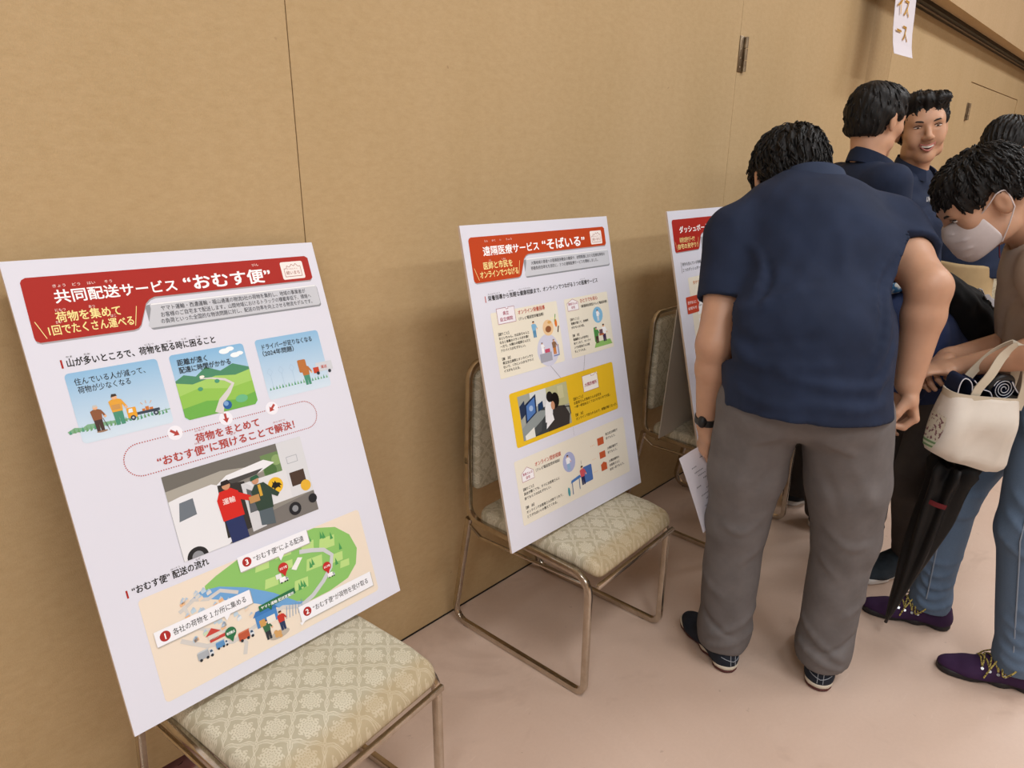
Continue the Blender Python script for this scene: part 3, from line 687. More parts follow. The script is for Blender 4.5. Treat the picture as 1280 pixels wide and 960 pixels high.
a.circ(250, 492, 44, '#cfd0e2', 2, n=32); a.circ(262, 552, 22, '#e9c79a', 3); a.circ(262, 548, 12, '#8d5a3a', 4, ry=9); a.circ(270, 566, 8, '#d9a860', 4, ry=4); a.circ(296, 560, 5, '#e07a2d', 4, ry=11); a.line([(292, 566), (298, 584)], 3, '#6da34e', 4); a.line([(300, 535), (305, 550)], 4, '#4a2e2a', 4); a.rect(276, 572, 294, 578, '#efe7c8', 4)
fig(a, 206, 534, 44, '#7fb6d9', '#5d93b8')
fig(a, 228, 486, 30, '#f2f3f6', '#ffffff'); fig(a, 276, 476, 42, '#8c6a50', '#c97f3e', '#6a6f78'); a.rect(214, 462, 262, 486, '#a3a4b0', 5); a.rect(236, 486, 256, 496, '#c3506a', 6); a.line([(270, 472), (292, 472), (292, 500)], 3, '#6e7fb4', 5)
a.build('topic_panel', p2)
a = Art(); a.rect(344, 450, 546, 619, '#e9e4d3', 1, r=4)
a.poly([(355, 584), (404, 584), (404, 606), (380, 616), (355, 606)], '#f0eef2', 3); a.line([(355, 584), (404, 584), (404, 606), (380, 616), (355, 606), (355, 584)], 1.1, '#a5606e', 4)
a.text('患者さんの', 380, 600, 8, '#a33a55', w=40, bold=.02, al='C', lv=4); a.text('自宅', 380, 589, 8.5, '#a33a55', bold=.02, al='C')
a.text('ひとりでも安心', 414, 602, 12.5, '#c25a46', w=82, bold=.02); a.text('（看護師訪問型テレビ電話診療）', 414, 587, 9, BLK, w=126, bold=.008)
para(a, 360, 556, ['【困りごと】', '距離が遠くて、診療所', 'が少ない大大変。', '', '【解　決】', '看護師さんが自宅に', '来てくれて、オンライ', 'ンでお医者さんの話', 'をしてくれる。'], 8.0, 11.5)
a.circ(487, 556, 24, '#7fb8dc', 2); fig(a, 487, 538, 34, '#f2f3f6', '#c8d4de'); a.poly([(452, 462), (540, 462), (532, 478), (462, 478)], '#8fbf6a', 3); a.rect(458, 478, 470, 522, '#5d9a50', 4, r=4); fig(a, 470, 474, 48, '#4c8a4a', '#4c3a33', '#6a6f78'); fig(a, 506, 474, 52, '#f3f3f5', '#43304f'); a.rect(482, 494, 504, 499, '#b0623a', 6); a.rect(484, 499, 500, 512, '#6c4f58', 6)
a.build('topic_panel', p2)
a = Art(); a.line([(248, 450), (284, 407)], 1.0, '#6a6670', 1); a.build('connector_line', p2)
a = Art(); a.line([(402, 450), (388, 407)], 1.0, '#6a6670', 1); a.build('connector_line', p2)
a = Art(); a.dots([(306, 262), (306, 231)], 5, 1, '#8b8790', 1); a.build('connector_line', p2)['kind'] = 'stuff'
a = Art(); a.rect(76, 261, 526, 407, '#e6bd27', 2, r=7)
a.rect(375, 345, 446, 392, '#f3f0ea', 3); a.line([(375, 345), (446, 345), (446, 385), (438, 392), (430, 386), (416, 386), (416, 392), (375, 392), (375, 345)], 1.1, '#a5606e', 4); a.text('大隅診療所', 411, 360, 12, '#a33a55', w=58, bold=.02, al='C', lv=4)
para(a, 324, 332, ['【困りごと】', 'お医者さんが患者さんの自宅を', '一軒一軒訪ねなくてはいけないので大変。', '', '【解　決】', 'オンラインで診られるので、移動が軽くなった。'], 9.3, 11.6, '#3b2f10')
a.build('yellow_panel', p2)
a = Art(); a.rect(104, 273, 304, 393, '#9fa39a', 3); a.rect(210, 330, 304, 393, '#b9b98e', 4); a.rect(150, 352, 215, 393, '#d3d8d8', 4); a.rect(262, 352, 286, 388, '#c8c69c', 5)
a.poly([(104, 273), (104, 300), (190, 345), (250, 330), (200, 273)], '#3c4144', 5); a.poly([(104, 306), (170, 340), (215, 332), (170, 300), (120, 273), (104, 273)], '#8d9696', 6); a.poly([(112, 285), (150, 300), (150, 273), (112, 273)], '#e3e4de', 7); a.poly([(150, 276), (176, 282), (186, 312), (150, 296)], '#4b5052', 7)
a.poly([(106, 330), (126, 342), (126, 378), (106, 366)], '#26344e', 8); a.poly([(122, 316), (168, 336), (172, 386), (126, 366)], '#1d2b4a', 9); a.poly([(127, 322), (163, 338), (166, 379), (131, 362)], '#4f77b5', 10); a.circ(148, 352, 8, '#9fb9dc', 11, n=10); a.poly([(174, 336), (196, 342), (196, 362), (176, 356)], '#1f3a5e', 9)
a.rect(196, 344, 230, 360, '#d6d9dc', 7); a.poly([(196, 300), (226, 296), (236, 352), (214, 360), (202, 340)], '#e9ebee', 9); a.circ(226, 366, 13, '#1d1a19', 10, ry=15)
a.poly([(200, 273), (292, 273), (300, 300), (282, 330), (240, 336), (218, 300)], '#3a3634', 11); a.circ(246, 352, 17, '#17120f', 12, ry=22); a.circ(234, 340, 8, '#c79472', 13, ry=12); a.poly([(196, 282), (232, 300), (226, 330), (206, 318)], '#eceef1', 12)
a.line([(276, 326), (302, 322), (304, 300)], 3, '#20242c', 12)
a.build('photograph', p2)
a = Art(); a.rect(56, 54, 544, 230, '#e6e1d2', 1, r=5)
a.poly([(76, 168), (122, 168), (122, 190), (99, 204), (76, 190)], '#f0eef2', 3); a.line([(76, 168), (122, 168), (122, 190), (99, 204), (76, 190), (76, 168)], 1.1, '#a5606e', 4); a.text('患者さんの', 99, 184, 8, '#a33a55', w=37, bold=.02, al='C', lv=4); a.text('自宅', 99, 173, 8.5, '#a33a55', bold=.02, al='C')
a.text('オンライン受診相談', 131, 196, 13.5, '#c25a46', w=108, bold=.02); a.text('（テレビ電話型受診相談）', 131, 181, 9.5, BLK, w=100, bold=.008)
para(a, 74, 145, ['【困りごと】', '具合が悪くても、すぐにお医者さんに', '診てもらうのはむずかしい。', '', '【解　決】', 'オンラインでお医者さんが診てくれて、', 'どうすればいいか教えてくれる。'], 8.6, 12.4)
a.circ(268, 167, 27, '#a9b0d6', 2, ry=29); fig(a, 264, 144, 44, '#eef0f6', '#8fb4d6'); a.rect(322, 86, 362, 134, '#4a6fb0', 4, r=4); fig(a, 318, 84, 56, '#c8545e', '#28305a'); a.poly([(262, 104), (310, 110), (304, 118), (266, 112)], '#4a78b8', 8); a.line([(268, 104), (266, 72)], 2.5, '#3b5f9a', 8); a.line([(300, 108), (298, 78)], 2.5, '#3b5f9a'); a.circ(250, 84, 5, '#4d9aa4', 8, ry=13); a.line([(318, 146), (318, 156)], 1, '#5b5b66', 8)
for y_, kk in ((187, 0), (146, 1), (108, 2)):
    a.dots([(372, y_-4), (394, y_-4)], 8, 1.3, '#e0a04e', 3)
    a.poly([(406, y_-12), (434, y_-12), (434, y_+8), (420, y_+8+6*(kk == 2)), (406, y_+8)] if kk else [(404, y_-12), (434, y_-12), (434, y_+10), (404, y_+10)], '#bf5a34', 3)
para(a, 446, 196, ['県立自立病院で', '診てもらう。'], 8.8, 13); para(a, 446, 152, ['大隅診療所で', '診てもらう。'], 8.8, 13); para(a, 446, 112, ['大隅診療所の', 'お医者さんに', '自宅へ来てもらう。'], 8.8, 13)
a.build('topic_panel', p2)

# ---------------------------------------------------------------- board 3: dashboard
p3 = board('poster', (2.066, -0.405, 0.4525), math.radians(0.5), math.radians(14.0), 'presentation board with red dashboard banner, half hidden behind the bending man', GP)
header(p3, 'ダッシュボード', 'システム', '', '科学的な見守りデータで', '自宅の見守り！',
       [('センサーと行政のデータをつないで、地域のくらしを見える化し、見守りに', 320), ('つかいます。一人ひとりの状況をダッシュボードで確認して、必要な人に', 320), ('必要な支援をとどけるしくみです。', 170)], RED, [])
a = Art(); a.rect(46, 626, 48.5, 664, '#7a7680', 1); a.text('見守る住んでいる地域の人の状態がひと目でわかる', 54, 650, 13, BLK, w=300, bold=.012, lv=1); a.text('２つのダッシュボードで見守り', 54, 630, 13, BLK, w=190, bold=.012)
a.build('heading_text', p3)
a = Art(); a.rect(80, 300, 560, 606, '#ebe5d4', 1, r=6); a.rect(80, 60, 560, 280, '#ebe5d4', r=6); a.text('見守りする側の画面', 110, 580, 13, '#c87a3a', w=140, bold=.02, lv=2)
for (y0, y1) in ((470, 540), (400, 455), (330, 385)):
    a.rect(120, y0, 330, y1, '#f4f4f6', 3)
    for k in range(3): a.text('地域のくらしのデータと見守り', 128, y1-14-14*k, 8, '#4a4650', lv=4)
a.rect(140, 190, 260, 262, '#26304a', 3); a.rect(146, 196, 254, 256, '#e6e9f0', 4); a.circ(180, 224, 18, '#c99477', 5, ry=22); a.rect(140, 96, 250, 160, '#d9dce2', 3); a.circ(196, 120, 16, '#3c2e2a', 4)
a.build('topic_panel', p3)
for (y0, y1, ts) in ((480, 540, ('見守る人に', 'お知らせ')), (120, 178, ('家族の人に', 'お知らせ'))):
    a = Art(); a.rect(48, y0, 128, y1, '#c2472e', 5, r=4); a.poly([(128, y0+22), (138, y0+30), (128, y0+38)], '#c2472e')
    for k, t_ in enumerate(ts): a.text(t_, 56, y1-26-20*k, 12, WHT, w=60, bold=.01, lv=6)
    a.build('red_tag', p3)
# folding strut behind the boards (seen behind board 3)
for p, hh in ((p3, 0.56),):
    b = MB(); zb = -BT-0.001
    b.box((0.03, 0, 0), (BW-0.03, hh, 0.004)); b.build('folding_strut', M['board_back'], p, smooth=False)
    o = p.children[-1]
# place struts: hinged on the board at height hh, foot resting on the seat further back
for p, hh, dy in ((p3, 0.56, 0.17),):
    st = [c for c in p.children if c.name.startswith('folding_strut')][0]
    ang = math.asin(min(0.9, dy/hh)); st.location = (0, hh*(1-math.cos(ang))+0.0, -BT-0.006-hh*math.sin(ang)); st.rotation_euler = (ang, 0, 0)
# handwritten paper strip hanging from the soffit
b = MB(); n_ = 14; W_ = 0.33
prof = [(0, 2.44), (-0.002, 2.38), (-0.004, 2.30), (-0.010, 2.20), (-0.020, 2.10), (-0.032, 2.03), (-0.044, 1.985), (-0.048, 1.975)]
vs = []; cols = []
for (dy, z) in prof: k_ = max(0, (2.20-z))*0.22; vs += [(-k_*0.3, -0.168+dy, z), (W_-k_, -0.173+dy*1.1, z+0.005)]
vs += [(x, y+0.0012, z) for (x, y, z) in vs]; m_ = len(prof)
fs = [(2*i, 2*i+1, 2*i+3, 2*i+2)[::-1] for i in range(m_-1)] + [(2*m_+2*i, 2*m_+2*i+1, 2*m_+2*i+3, 2*m_+2*i+2) for i in range(m_-1)]
hs = empty('paper_sign', (4.15, 0, 0)); tag(hs, 'white paper strip with orange handwriting hanging from the edge above the dark track', 'paper sign')
M['paper'] = flat('white_paper', '#dcd8e0', 0.7)
MB().add(vs, fs).build('paper_strip', M['paper'], hs, smooth=False)
def hang(t, z, s_, x):
    g, f_ = text_geo(t, 0.015); x0 = min(v[0] for v in g); out = []
    for v in g:
        zz = z+v[1]*s_; dy = np.interp(zz, [p[1] for p in prof][::-1], [p[0] for p in prof][::-1]); out.append((x+(v[0]-x0)*s_*1.0, -0.174+dy*1.05-0.002, zz))
    return MB().add(out, f_, None, '#d8a848')
for t_, z_, s_ in (('イス', 2.155, 0.105), ('ース', 2.035, 0.100)): hang(t_, z_+.02, s_, 0.025).build('handwriting', M['print'], hs, smooth=False)

# ================================================================= figures: smooth implicit surfaces meshed on a rectilinear grid
UP_ = np.array([0., 0., 1.])
def V3(*a): return np.array(a if len(a) == 3 else a[0], np.float64)
def unit(v): v = np.asarray(v, float); return v/np.linalg.norm(v)
class Sdf:
    def __init__(s): s.p = []; s.dis = []
    def _add(s, fn, lo, hi, k, op): s.p.append((fn, np.array(lo)-k-0.05, np.array(hi)+k+0.05, k, op)); return s
    def cone(s, a, b, ra, rb, k=0.02, op='u'):
        a = V3(a); b = V3(b); ab = b-a; L2 = ab.dot(ab)+1e-12; m = max(ra, rb)
        def fn(P):
            q = P-a; t = np.clip(q@ab/L2, 0, 1); return np.linalg.norm(q-t[:, None]*ab, axis=1)-(ra+(rb-ra)*t)
        return s._add(fn, np.minimum(a, b)-m, np.maximum(a, b)+m, k, op)
    def econe(s, a, b, ra, rb, side, k=0.03, op='u'):
        """tapered limb of elliptic section; ra/rb = (half width along side, half depth)"""
        a = V3(a); b = V3(b); ab = b-a; L = np.linalg.norm(ab); t_ = ab/L; sd = V3(side); sd = unit(sd-t_*sd.dot(t_)); od = np.cross(t_, sd); m = max(*ra, *rb)
        def fn(P):
            q = P-a; al = q@t_; t = np.clip(al/L, 0, 1); ex = al-t*L
            rs = ra[0]+(rb[0]-ra[0])*t; rd = ra[1]+(rb[1]-ra[1])*t; mn = np.minimum(rs, rd)
            return (np.sqrt(((q@sd)/rs)**2+((q@od)/rd)**2+(ex/mn)**2)-1)*mn
        return s._add(fn, np.minimum(a, b)-m, np.maximum(a, b)+m, k, op)
    def ell(s, c, r, R=None, k=0.02, op='u'):
        c = V3(c); r = V3(r); R = np.eye(3) if R is None else R; m = max(r)
        def fn(P):
            q = (P-c)@R; k0 = np.linalg.norm(q/r, axis=1); k1 = np.linalg.norm(q/(r*r), axis=1)+1e-9; return k0*(k0-1)/k1
        return s._add(fn, c-m, c+m, k, op)
    def plane(s, pt, n, k=0.008):
        """keep the side the normal points away from"""
        pt = V3(pt); n = unit(n)
        s.p.append((lambda P: (P-pt)@n, np.full(3, -99.), np.full(3, 99.), k, 'i')); return s
    def fold(s, pts, w, amp, taper=True):
        NP = len(pts)-1
        for kk, (a, b) in enumerate(zip(pts[:-1], pts[1:])):
            am = amp*(math.sin(PI*(kk+.8)/(NP+.6))**.6) if not taper else amp; a = V3(a); b = V3(b); ab = b-a; L2 = ab.dot(ab)+1e-12
            def fn(P, a=a, ab=ab, L2=L2, am=am, taper=taper):
                q = P-a; t = np.clip(q@ab/L2, 0, 1); e = np.linalg.norm(q-t[:, None]*ab, axis=1); return -am*np.exp(-(e/w)**2)*((0.35+0.65*np.sin(PI*np.clip(t*.9+.05, 0, 1))) if taper else .62)
            s.dis.append((fn, np.minimum(a, a+ab)-3*w, np.maximum(a, a+ab)+3*w))
        return s
    def snap(s, p):
        p = np.array(p, float); dd, s.dis = s.dis, []; e = .004
        for _ in range(7):
            Q = np.array([p, p+[e, 0, 0], p-[e, 0, 0], p+[0, e, 0], p-[0, e, 0], p+[0, 0, e], p-[0, 0, e]]); d = s.ev(Q); g = np.array([d[1]-d[2], d[3]-d[4], d[5]-d[6]])/(2*e); n = np.linalg.norm(g)
            if n < .1: break
            p = p-g/n*np.clip(d[0], -.04, .04)*.9
        s.dis = dd; return p
    def crease(s, pts, w, amp):
        '''a fold laid on the surface: smooth path, every point pulled onto the cloth'''
        return s.fold([s.snap(p) for p in smooth_path(pts, 4)], w, amp, False)
    def disp(s, fn): s.dis.append((fn, np.full(3, -99.), np.full(3, 99.))); return s
    def ev(s, P):
        d = np.full(len(P), 0.12)
        for fn, lo, hi, k, op in s.p:
            ix = np.nonzero(np.all((P > lo) & (P < hi), axis=1))[0]
            if not len(ix): continue
            e = fn(P[ix]); c = d[ix]
            if op == 'u': h = np.clip(.5+.5*(c-e)/k, 0, 1); d[ix] = c*(1-h)+e*h-k*h*(1-h)
            elif op == 's': e = -e; h = np.clip(.5+.5*(e-c)/k, 0, 1); d[ix] = c*(1-h)+e*h+k*h*(1-h)
            else: h = np.clip(.5+.5*(e-c)/k, 0, 1); d[ix] = c*(1-h)+e*h+k*h*(1-h)
        near = np.nonzero(np.abs(d) < 0.05)[0]
        if s.dis and len(near):
            Q = P[near]; add = np.zeros(len(near))
            for fn, lo, hi in s.dis:
                ix = np.nonzero(np.all((Q > lo) & (Q < hi), axis=1))[0]
                if len(ix): add[ix] += fn(Q[ix])
            d[near] += add
        return d
    def mesh(s, name, mat, parent, h=0.006, fine=(), pad=0.02):
        """fine: list of (lo, hi, step) boxes where the grid is denser"""
        u = [p for p in s.p if p[4] == 'u']; lo = np.min([p[1]+0.05 for p in u], axis=0); hi = np.max([p[2]-0.05 for p in u], axis=0)
        ax = []
        for i in range(3):
            x = lo[i]-pad; o = [x]
            while x < hi[i]+pad:
                st = h
                for (a, b, hh) in fine:
                    if a[i]-h < x < b[i]: st = min(st, hh)
                x += st; o.append(x)
            while len(o) % 4 != 1: x += h; o.append(x)
            ax.append(np.array(o))
        X, Y, Z = ax; nx, ny, nz = map(len, ax)
        cx_, cy_, cz_ = [(a[:-1:4]+a[4::4])/2 for a in ax]; hx_ = [(a[4::4]-a[:-1:4])/2 for a in ax]
        G = np.stack(np.meshgrid(cx_, cy_, cz_, indexing='ij'), -1).reshape(-1, 3)
        rad = np.sqrt(hx_[0][:, None, None]**2+hx_[1][None, :, None]**2+hx_[2][None, None, :]**2).ravel()
        d = s.ev(G).reshape(len(cx_), len(cy_), len(cz_)); act = (np.abs(d) < (rad*1.5+0.012).reshape(d.shape))
        Vv = np.ones((nx, ny, nz), np.float32)
        Vv[:-1, :-1, :-1] = np.repeat(np.repeat(np.repeat(np.where(d < 0, -1, 1), 4, 0), 4, 1), 4, 2)
        bi, bj, bk = np.nonzero(act); o5 = np.arange(5)
        I = (bi[:, None, None, None]*4+o5[None, :, None, None]); J = (bj[:, None, None, None]*4+o5[None, None, :, None]); K = (bk[:, None, None, None]*4+o5[None, None, None, :])
        idx = np.unique(((I*ny+J)*nz+K).ravel()); i = idx//(ny*nz); j = (idx//nz) % ny; k = idx % nz
        for c0 in range(0, len(idx), 400000):
            sl = slice(c0, c0+400000); Vv[i[sl], j[sl], k[sl]] = s.ev(np.stack([X[i[sl]], Y[j[sl]], Z[k[sl]]], 1))
        sg = Vv < 0; cells = []; pts = []; quads = []; flips = []
        for a in range(3):
            A_ = [slice(None)]*3; B_ = [slice(None)]*3; A_[a] = slice(0, -1); B_[a] = slice(1, None)
            e = np.nonzero(sg[tuple(A_)] != sg[tuple(B_)]); ii = list(e); jj = list(e); jj = [e[q]+(1 if q == a else 0) for q in range(3)]
            v0 = Vv[tuple(ii)].astype(np.float64); v1 = Vv[tuple(jj)].astype(np.float64); t = v0/(v0-v1)
            p0 = np.stack([X[ii[0]], Y[ii[1]], Z[ii[2]]], 1); p1_ = np.stack([X[jj[0]], Y[jj[1]], Z[jj[2]]], 1); p = p0+(p1_-p0)*t[:, None]
            b_, c_ = (a+1) % 3, (a+2) % 3; q = []
            for (db, dc) in ((0, 0), (-1, 0), (-1, -1), (0, -1)):
                g = [x.copy() for x in e]; g[b_] = g[b_]+db; g[c_] = g[c_]+dc; q.append((g[0]*ny+g[1])*nz+g[2])
            cells += q; pts += [p]*4; quads.append(np.stack(q, 1)); flips.append(v0 < 0)
        cells = np.concatenate(cells); pts = np.concatenate(pts); quads = np.concatenate(quads); flips = np.concatenate(flips)
        un, inv = np.unique(cells, return_inverse=True); cnt = np.bincount(inv)
        vs = np.stack([np.bincount(inv, pts[:, a])/cnt for a in range(3)], 1)
        F_ = np.searchsorted(un, quads); F_[~flips] = F_[~flips][:, ::-1]
        me = bpy.data.meshes.new(name); me.vertices.add(len(vs)); me.vertices.foreach_set('co', vs.astype(np.float32).ravel())
        me.loops.add(F_.size); me.loops.foreach_set('vertex_index', F_.astype(np.int32).ravel())
        me.polygons.add(len(F_)); me.polygons.foreach_set('loop_start', np.arange(len(F_), dtype=np.int32)*4)
        me.polygons.foreach_set('use_smooth', np.ones(len(F_), bool)); me.update(calc_edges=True); me.validate()
        me.materials.append(mat); o = bpy.data.objects.new(name, me); COL.objects.link(o)
        if parent: o.parent = parent
        return o

def wave(seed, amp, scale, n=5):
    """gentle unevenness of cloth: a few sines"""
    r = np.random.RandomState(seed); K = r.randn(n, 3)*scale; ph = r.rand(n)*6.28
    return lambda P: amp*np.sum(np.sin(P@K.T+ph), axis=1)/n**0.5

def skin_material(name, c):
    n = NT(name, 0.48, 0, 0.4); v = n.coord(); a = lin(c); n.b.inputs['Subsurface Weight'].default_value = 0.12
    n.b.inputs['Subsurface Radius'].default_value = (0.010, 0.004, 0.002); n.b.inputs['Subsurface Scale'].default_value = 1.0
    lo = tuple(x*0.93 for x in hx(c)); hi_ = tuple(min(1, x*1.03) for x in hx(c))
    n.col(n.mix(n.noise(v, 28, 4), lo, hi_)); n.bump(n.noise(v, 420, 2), 0.12, 0.0005); return n.m
M['skin'] = skin_material('skin', '#c4977a'); M['skin_b'] = skin_material('skin_tan', '#bd9277')
def hair_material(name, c='#0d0c0c', c2='#171515'):
    n = NT(name, 0.55, 0, 0.28); v = n.coord(); n.col(n.mix(n.noise(v, 90, 3), c, c2)); n.bump(n.noise(n.scale(v, 1, 1, 0.35), 260, 2), 0.5, 0.002); return n.m
M['hair'] = hair_material('black_hair'); M['navy'] = cloth('navy_polo_knit', '#1a2337', '#212c44', 9, 1100, 0.85, 0.35)
M['navy_edge'] = cloth('navy_collar_knit', '#2a3449', '#303b52', 9, 1100, 0.85, 0.35)
M['grey_trouser'] = cloth('grey_wool_trousers', '#615d5d', '#6e6a6a', 14, 1300, 0.85, 0.35)
def denim(name, a, b):
    n = NT(name, 0.85, 0, 0.25); v = n.coord(); c = n.mix(n.noise(v, 5, 4, 0.65), a, b)
    c = n.mix(n.math('MULTIPLY', n.noise(n.scale(v, 1, 1, 6), 300, 2), 0.35), c, '#8fa2ba'); n.col(c); n.bump(n.noise(v, 900, 2), 0.3, 0.0006); return n.m
M['denim'] = denim('faded_denim', '#3f5168', '#53677f')
M['charcoal'] = cloth('charcoal_cotton_trousers', '#3a3533', '#4a4441', 7, 900, 0.92, 0.3)
M['khaki'] = cloth('khaki_cotton', '#a08a66', '#b39c76', 7, 900, 0.9, 0.3)
M['beige_shirt'] = cloth('greige_cotton_shirt', '#a39487', '#b0a194', 6, 900, 0.9, 0.3)
M['blue_shirt'] = cloth('deep_blue_shirt', '#222c4d', '#2a3658', 7, 900, 0.9, 0.3)
M['eye_white'] = flat('eye_white', '#e6e0da', 0.3); M['iris'] = flat('dark_iris', '#1a120e', 0.25); M['lip'] = flat('lip_skin', '#b0675a', 0.45)
M['teeth'] = flat('teeth', '#d3ccc2', 0.25); M['mouth'] = flat('mouth_inside', '#4a1f1c', 0.6); M['brow'] = flat('eyebrow_hair', '#1e1714', 0.8)
M['mask'] = cloth('white_mask_fabric', '#c3b9b9', '#cdc4c4', 20, 800, 0.9, 0.15)
M['black_plastic'] = flat('black_rubber', '#101012', 0.5)

class Head:
    def __init__(s, c, fwd, up, scale=1.0):
        s.c = V3(c); f = unit(fwd); u = V3(up); u = unit(u-f*u.dot(f)); r = np.cross(f, u); s.R = np.stack([r, f, u], 1); s.k = scale
    def w(s, *l): return s.c+s.R@(np.array(l)*s.k)
    def body(s, B, neck, smile=False, nr=0.056):
        k = s.k; e = lambda c, r, kk=0.02, op='u', R=None: B.ell(s.w(*c), np.array(r)*k, s.R if R is None else s.R@R, kk*k, op)
        e((0, -.014, .034), (.074, .094, .083)); e((0, .020, -.036), (.060, .070, .082), .03); e((0, .050, .030), (.060, .046, .055), .03)
        e((0, .066, -.098), (.027, .024, .021), .03)
        for q in (-1, 1):
            e((q*.043, .056, -.018), (.022, .024, .020), .025); e((q*.050, .010, -.075), (.014, .035, .022), .03)
        B.cone(s.w(-.036, .081, .026), s.w(.036, .081, .026), .0095*k, .0095*k, .018*k)
        for q in (-1, 1): e((q*.032, .103, .008), (.0165, .0155, .0095), .012, 's')
        B.cone(s.w(0, .090, .016), s.w(0, .1085, -.026), .0068*k, .0118*k, .010*k)
        for q in (-1, 1): e((q*.0118, .099, -.031), (.0085, .011, .0075), .008)
        if smile:
            for q in (-1, 1): e((q*.040, .068, -.040), (.017, .016, .018), .02)
            e((0, .098, -.063), (.028, .016, .0090), .006, 's'); e((-.022, .090, -.059), (.009, .012, .006), .005, 's'); e((.022, .090, -.059), (.009, .012, .006), .005, 's')
        else:
            B.cone(s.w(-.018, .087, -.060), s.w(.018, .087, -.060), .0055*k, .0055*k, .008*k); B.cone(s.w(-.015, .086, -.071), s.w(.015, .086, -.071), .006*k, .006*k, .008*k)
        c20, s20 = math.cos(.35), math.sin(.35)
        for q in (-1, 1):
            Rq = np.array([[c20, -q*s20, 0], [q*s20, c20, 0], [0, 0, 1]])
            e((q*.0800, -.012, -.004), (.0095, .0200, .0335), .006, 'u', Rq); e((q*.0915, -.005, .000), (.0070, .0100, .0180), .005, 's', Rq)
        n0 = V3(neck); B.cone(n0, s.w(0, -.028, -.050), nr, nr*.93, .022); B.cone(n0+s.R@np.array([0, .01, 0]), s.w(0, -.010, -.065), nr*.85, nr*.82, .02)
    def eyes(s, par, open_=1.0):
        k = s.k
        for q in (-1, 1):
            b = MB(); R = Matrix(s.R.tolist()); b.ell(s.w(q*.032, .0835, .0075), (.0135*k, .0075*k, .0062*open_*k), M['eye_white'], 12, 8, R)
            b.ell(s.w(q*.032, .0886, .0075), (.0056*k, .0028*k, .0056*min(1, open_)*k), M['iris'], 10, 6, R); b.build('eye', None, par)
            b = MB(); b.tube([tuple(s.w(q*.015, .0965, .0240)), tuple(s.w(q*.024, .0975, .0275)), tuple(s.w(q*.036, .0945, .0295)), tuple(s.w(q*.047, .0865, .0265))], .0032*k, M['brow'], 6, radii=[.0026*k, .0034*k, .0030*k, .0016*k]); b.build('eyebrow', None, par)
            b = MB(); b.tube([s.w(q*.018, .0905, .0110), s.w(q*.032, .0935, .0150), s.w(q*.046, .0850, .0110)], .0012*k, M['brow'], 5); b.build('eyelash_line', None, par)
    def hair(s, par, seed=1, vol=0.0, extra=(), n=420, cutback=-.072, front=.060, locks=(0.035, 0.060), mat=None, bump=.0030, sweep=(0, 0, 0), lift_=.004, stray=.006, ear=0.0):
        k = s.k; mat = mat or M['hair']; B = Sdf(); v = vol
        B.ell(s.w(0, -.016, .044), np.array((.083+v, .104+v, .084+v))*k, s.R, .02*k)
        B.ell(s.w(0, -.050, -.012), np.array((.070+v*.8, .058+v*.6, .070))*k, s.R, .03*k)
        for q in (-1, 1): B.ell(s.w(q*.060, -.012, .016), np.array((.020+v*.5, .050, .040))*k, s.R, .02*k)
        for (c, r) in extra: B.ell(s.w(*c), np.array(r)*k, s.R, .02*k)
        # face opening, ears, nape
        B.ell(s.w(0, .108, -.020), np.array((.068, .070, front+.015))*k, s.R, .012*k, 's')
        for q in (-1, 1): B.ell(s.w(q*.092, .010, -.034+ear), np.array((.036, .048, .058))*k, s.R, .010*k, 's')
        B.plane(s.w(0, -.08, cutback), s.R@np.array([0, .10, -1]), .012)
        B.plane(s.w(0, .0, -.055), s.R@np.array([0, .75, -1]), .015)
        cr_ = s.w(0, -.045, .125)
        def strand(P):
            q = (P-cr_)@s.R; an = np.arctan2(q[:, 0], q[:, 1]); r = np.linalg.norm(q, axis=1)
            return bump*(np.sin(an*23+np.sin(r*60+seed)*1.8)+.6*np.sin(an*51+r*90+seed))*np.clip(r/.05, 0, 1)
        B.disp(strand); B.disp(wave(seed, .0022, 70))
        o = B.mesh('hair', mat, par, 0.0035)
        if n:
            rnd = random.Random(seed); b = MB(); me = o.data; nv = len(me.vertices); co = np.empty(nv*3, np.float32); me.vertices.foreach_get('co', co); co = co.reshape(-1, 3)
            no = np.empty(nv*3, np.float32); me.vertex_normals.foreach_get('vector', no); no = no.reshape(-1, 3)
            loc = (co-s.c)@s.R/k
            for _ in range(n):
                i = rnd.randrange(nv); p = co[i].astype(float); nn = no[i].astype(float)
                l = loc[i]
                if l[2] < -.065: continue
                fl_ = p-cr_; fl_ = fl_-nn*fl_.dot(nn)
                if np.linalg.norm(fl_) < 1e-4: continue
                fl_ = unit(fl_)+0.22*np.array([rnd.uniform(-1, 1) for _ in range(3)])+s.R@np.array(sweep)*.8; fl_ = unit(fl_-nn*fl_.dot(nn)*.9)
                L = rnd.uniform(*locks)*(0.6 if l[2] < 0 else 1); lift = rnd.random()**2*lift_; curv = 18*L*L; pts = [p-nn*.005, p+fl_*L*.35+nn*(.0015+lift*.6-curv*.02), p+fl_*L*.7+nn*(.001+lift-curv*.12), p+fl_*L-nn*(rnd.uniform(0, .006)+curv*.25-lift)]
                if B.ev(np.array(pts[1:]))[1:].max() > stray: continue
                w0 = rnd.uniform(.0016, .0032); b.tube([tuple(q) for q in pts], w0, None, 4, radii=[w0, w0*1.1, w0*.75, w0*.12])
            h_ = b.build('hair_locks', mat, par, angle=180); h_['kind'] = 'stuff'
        return o

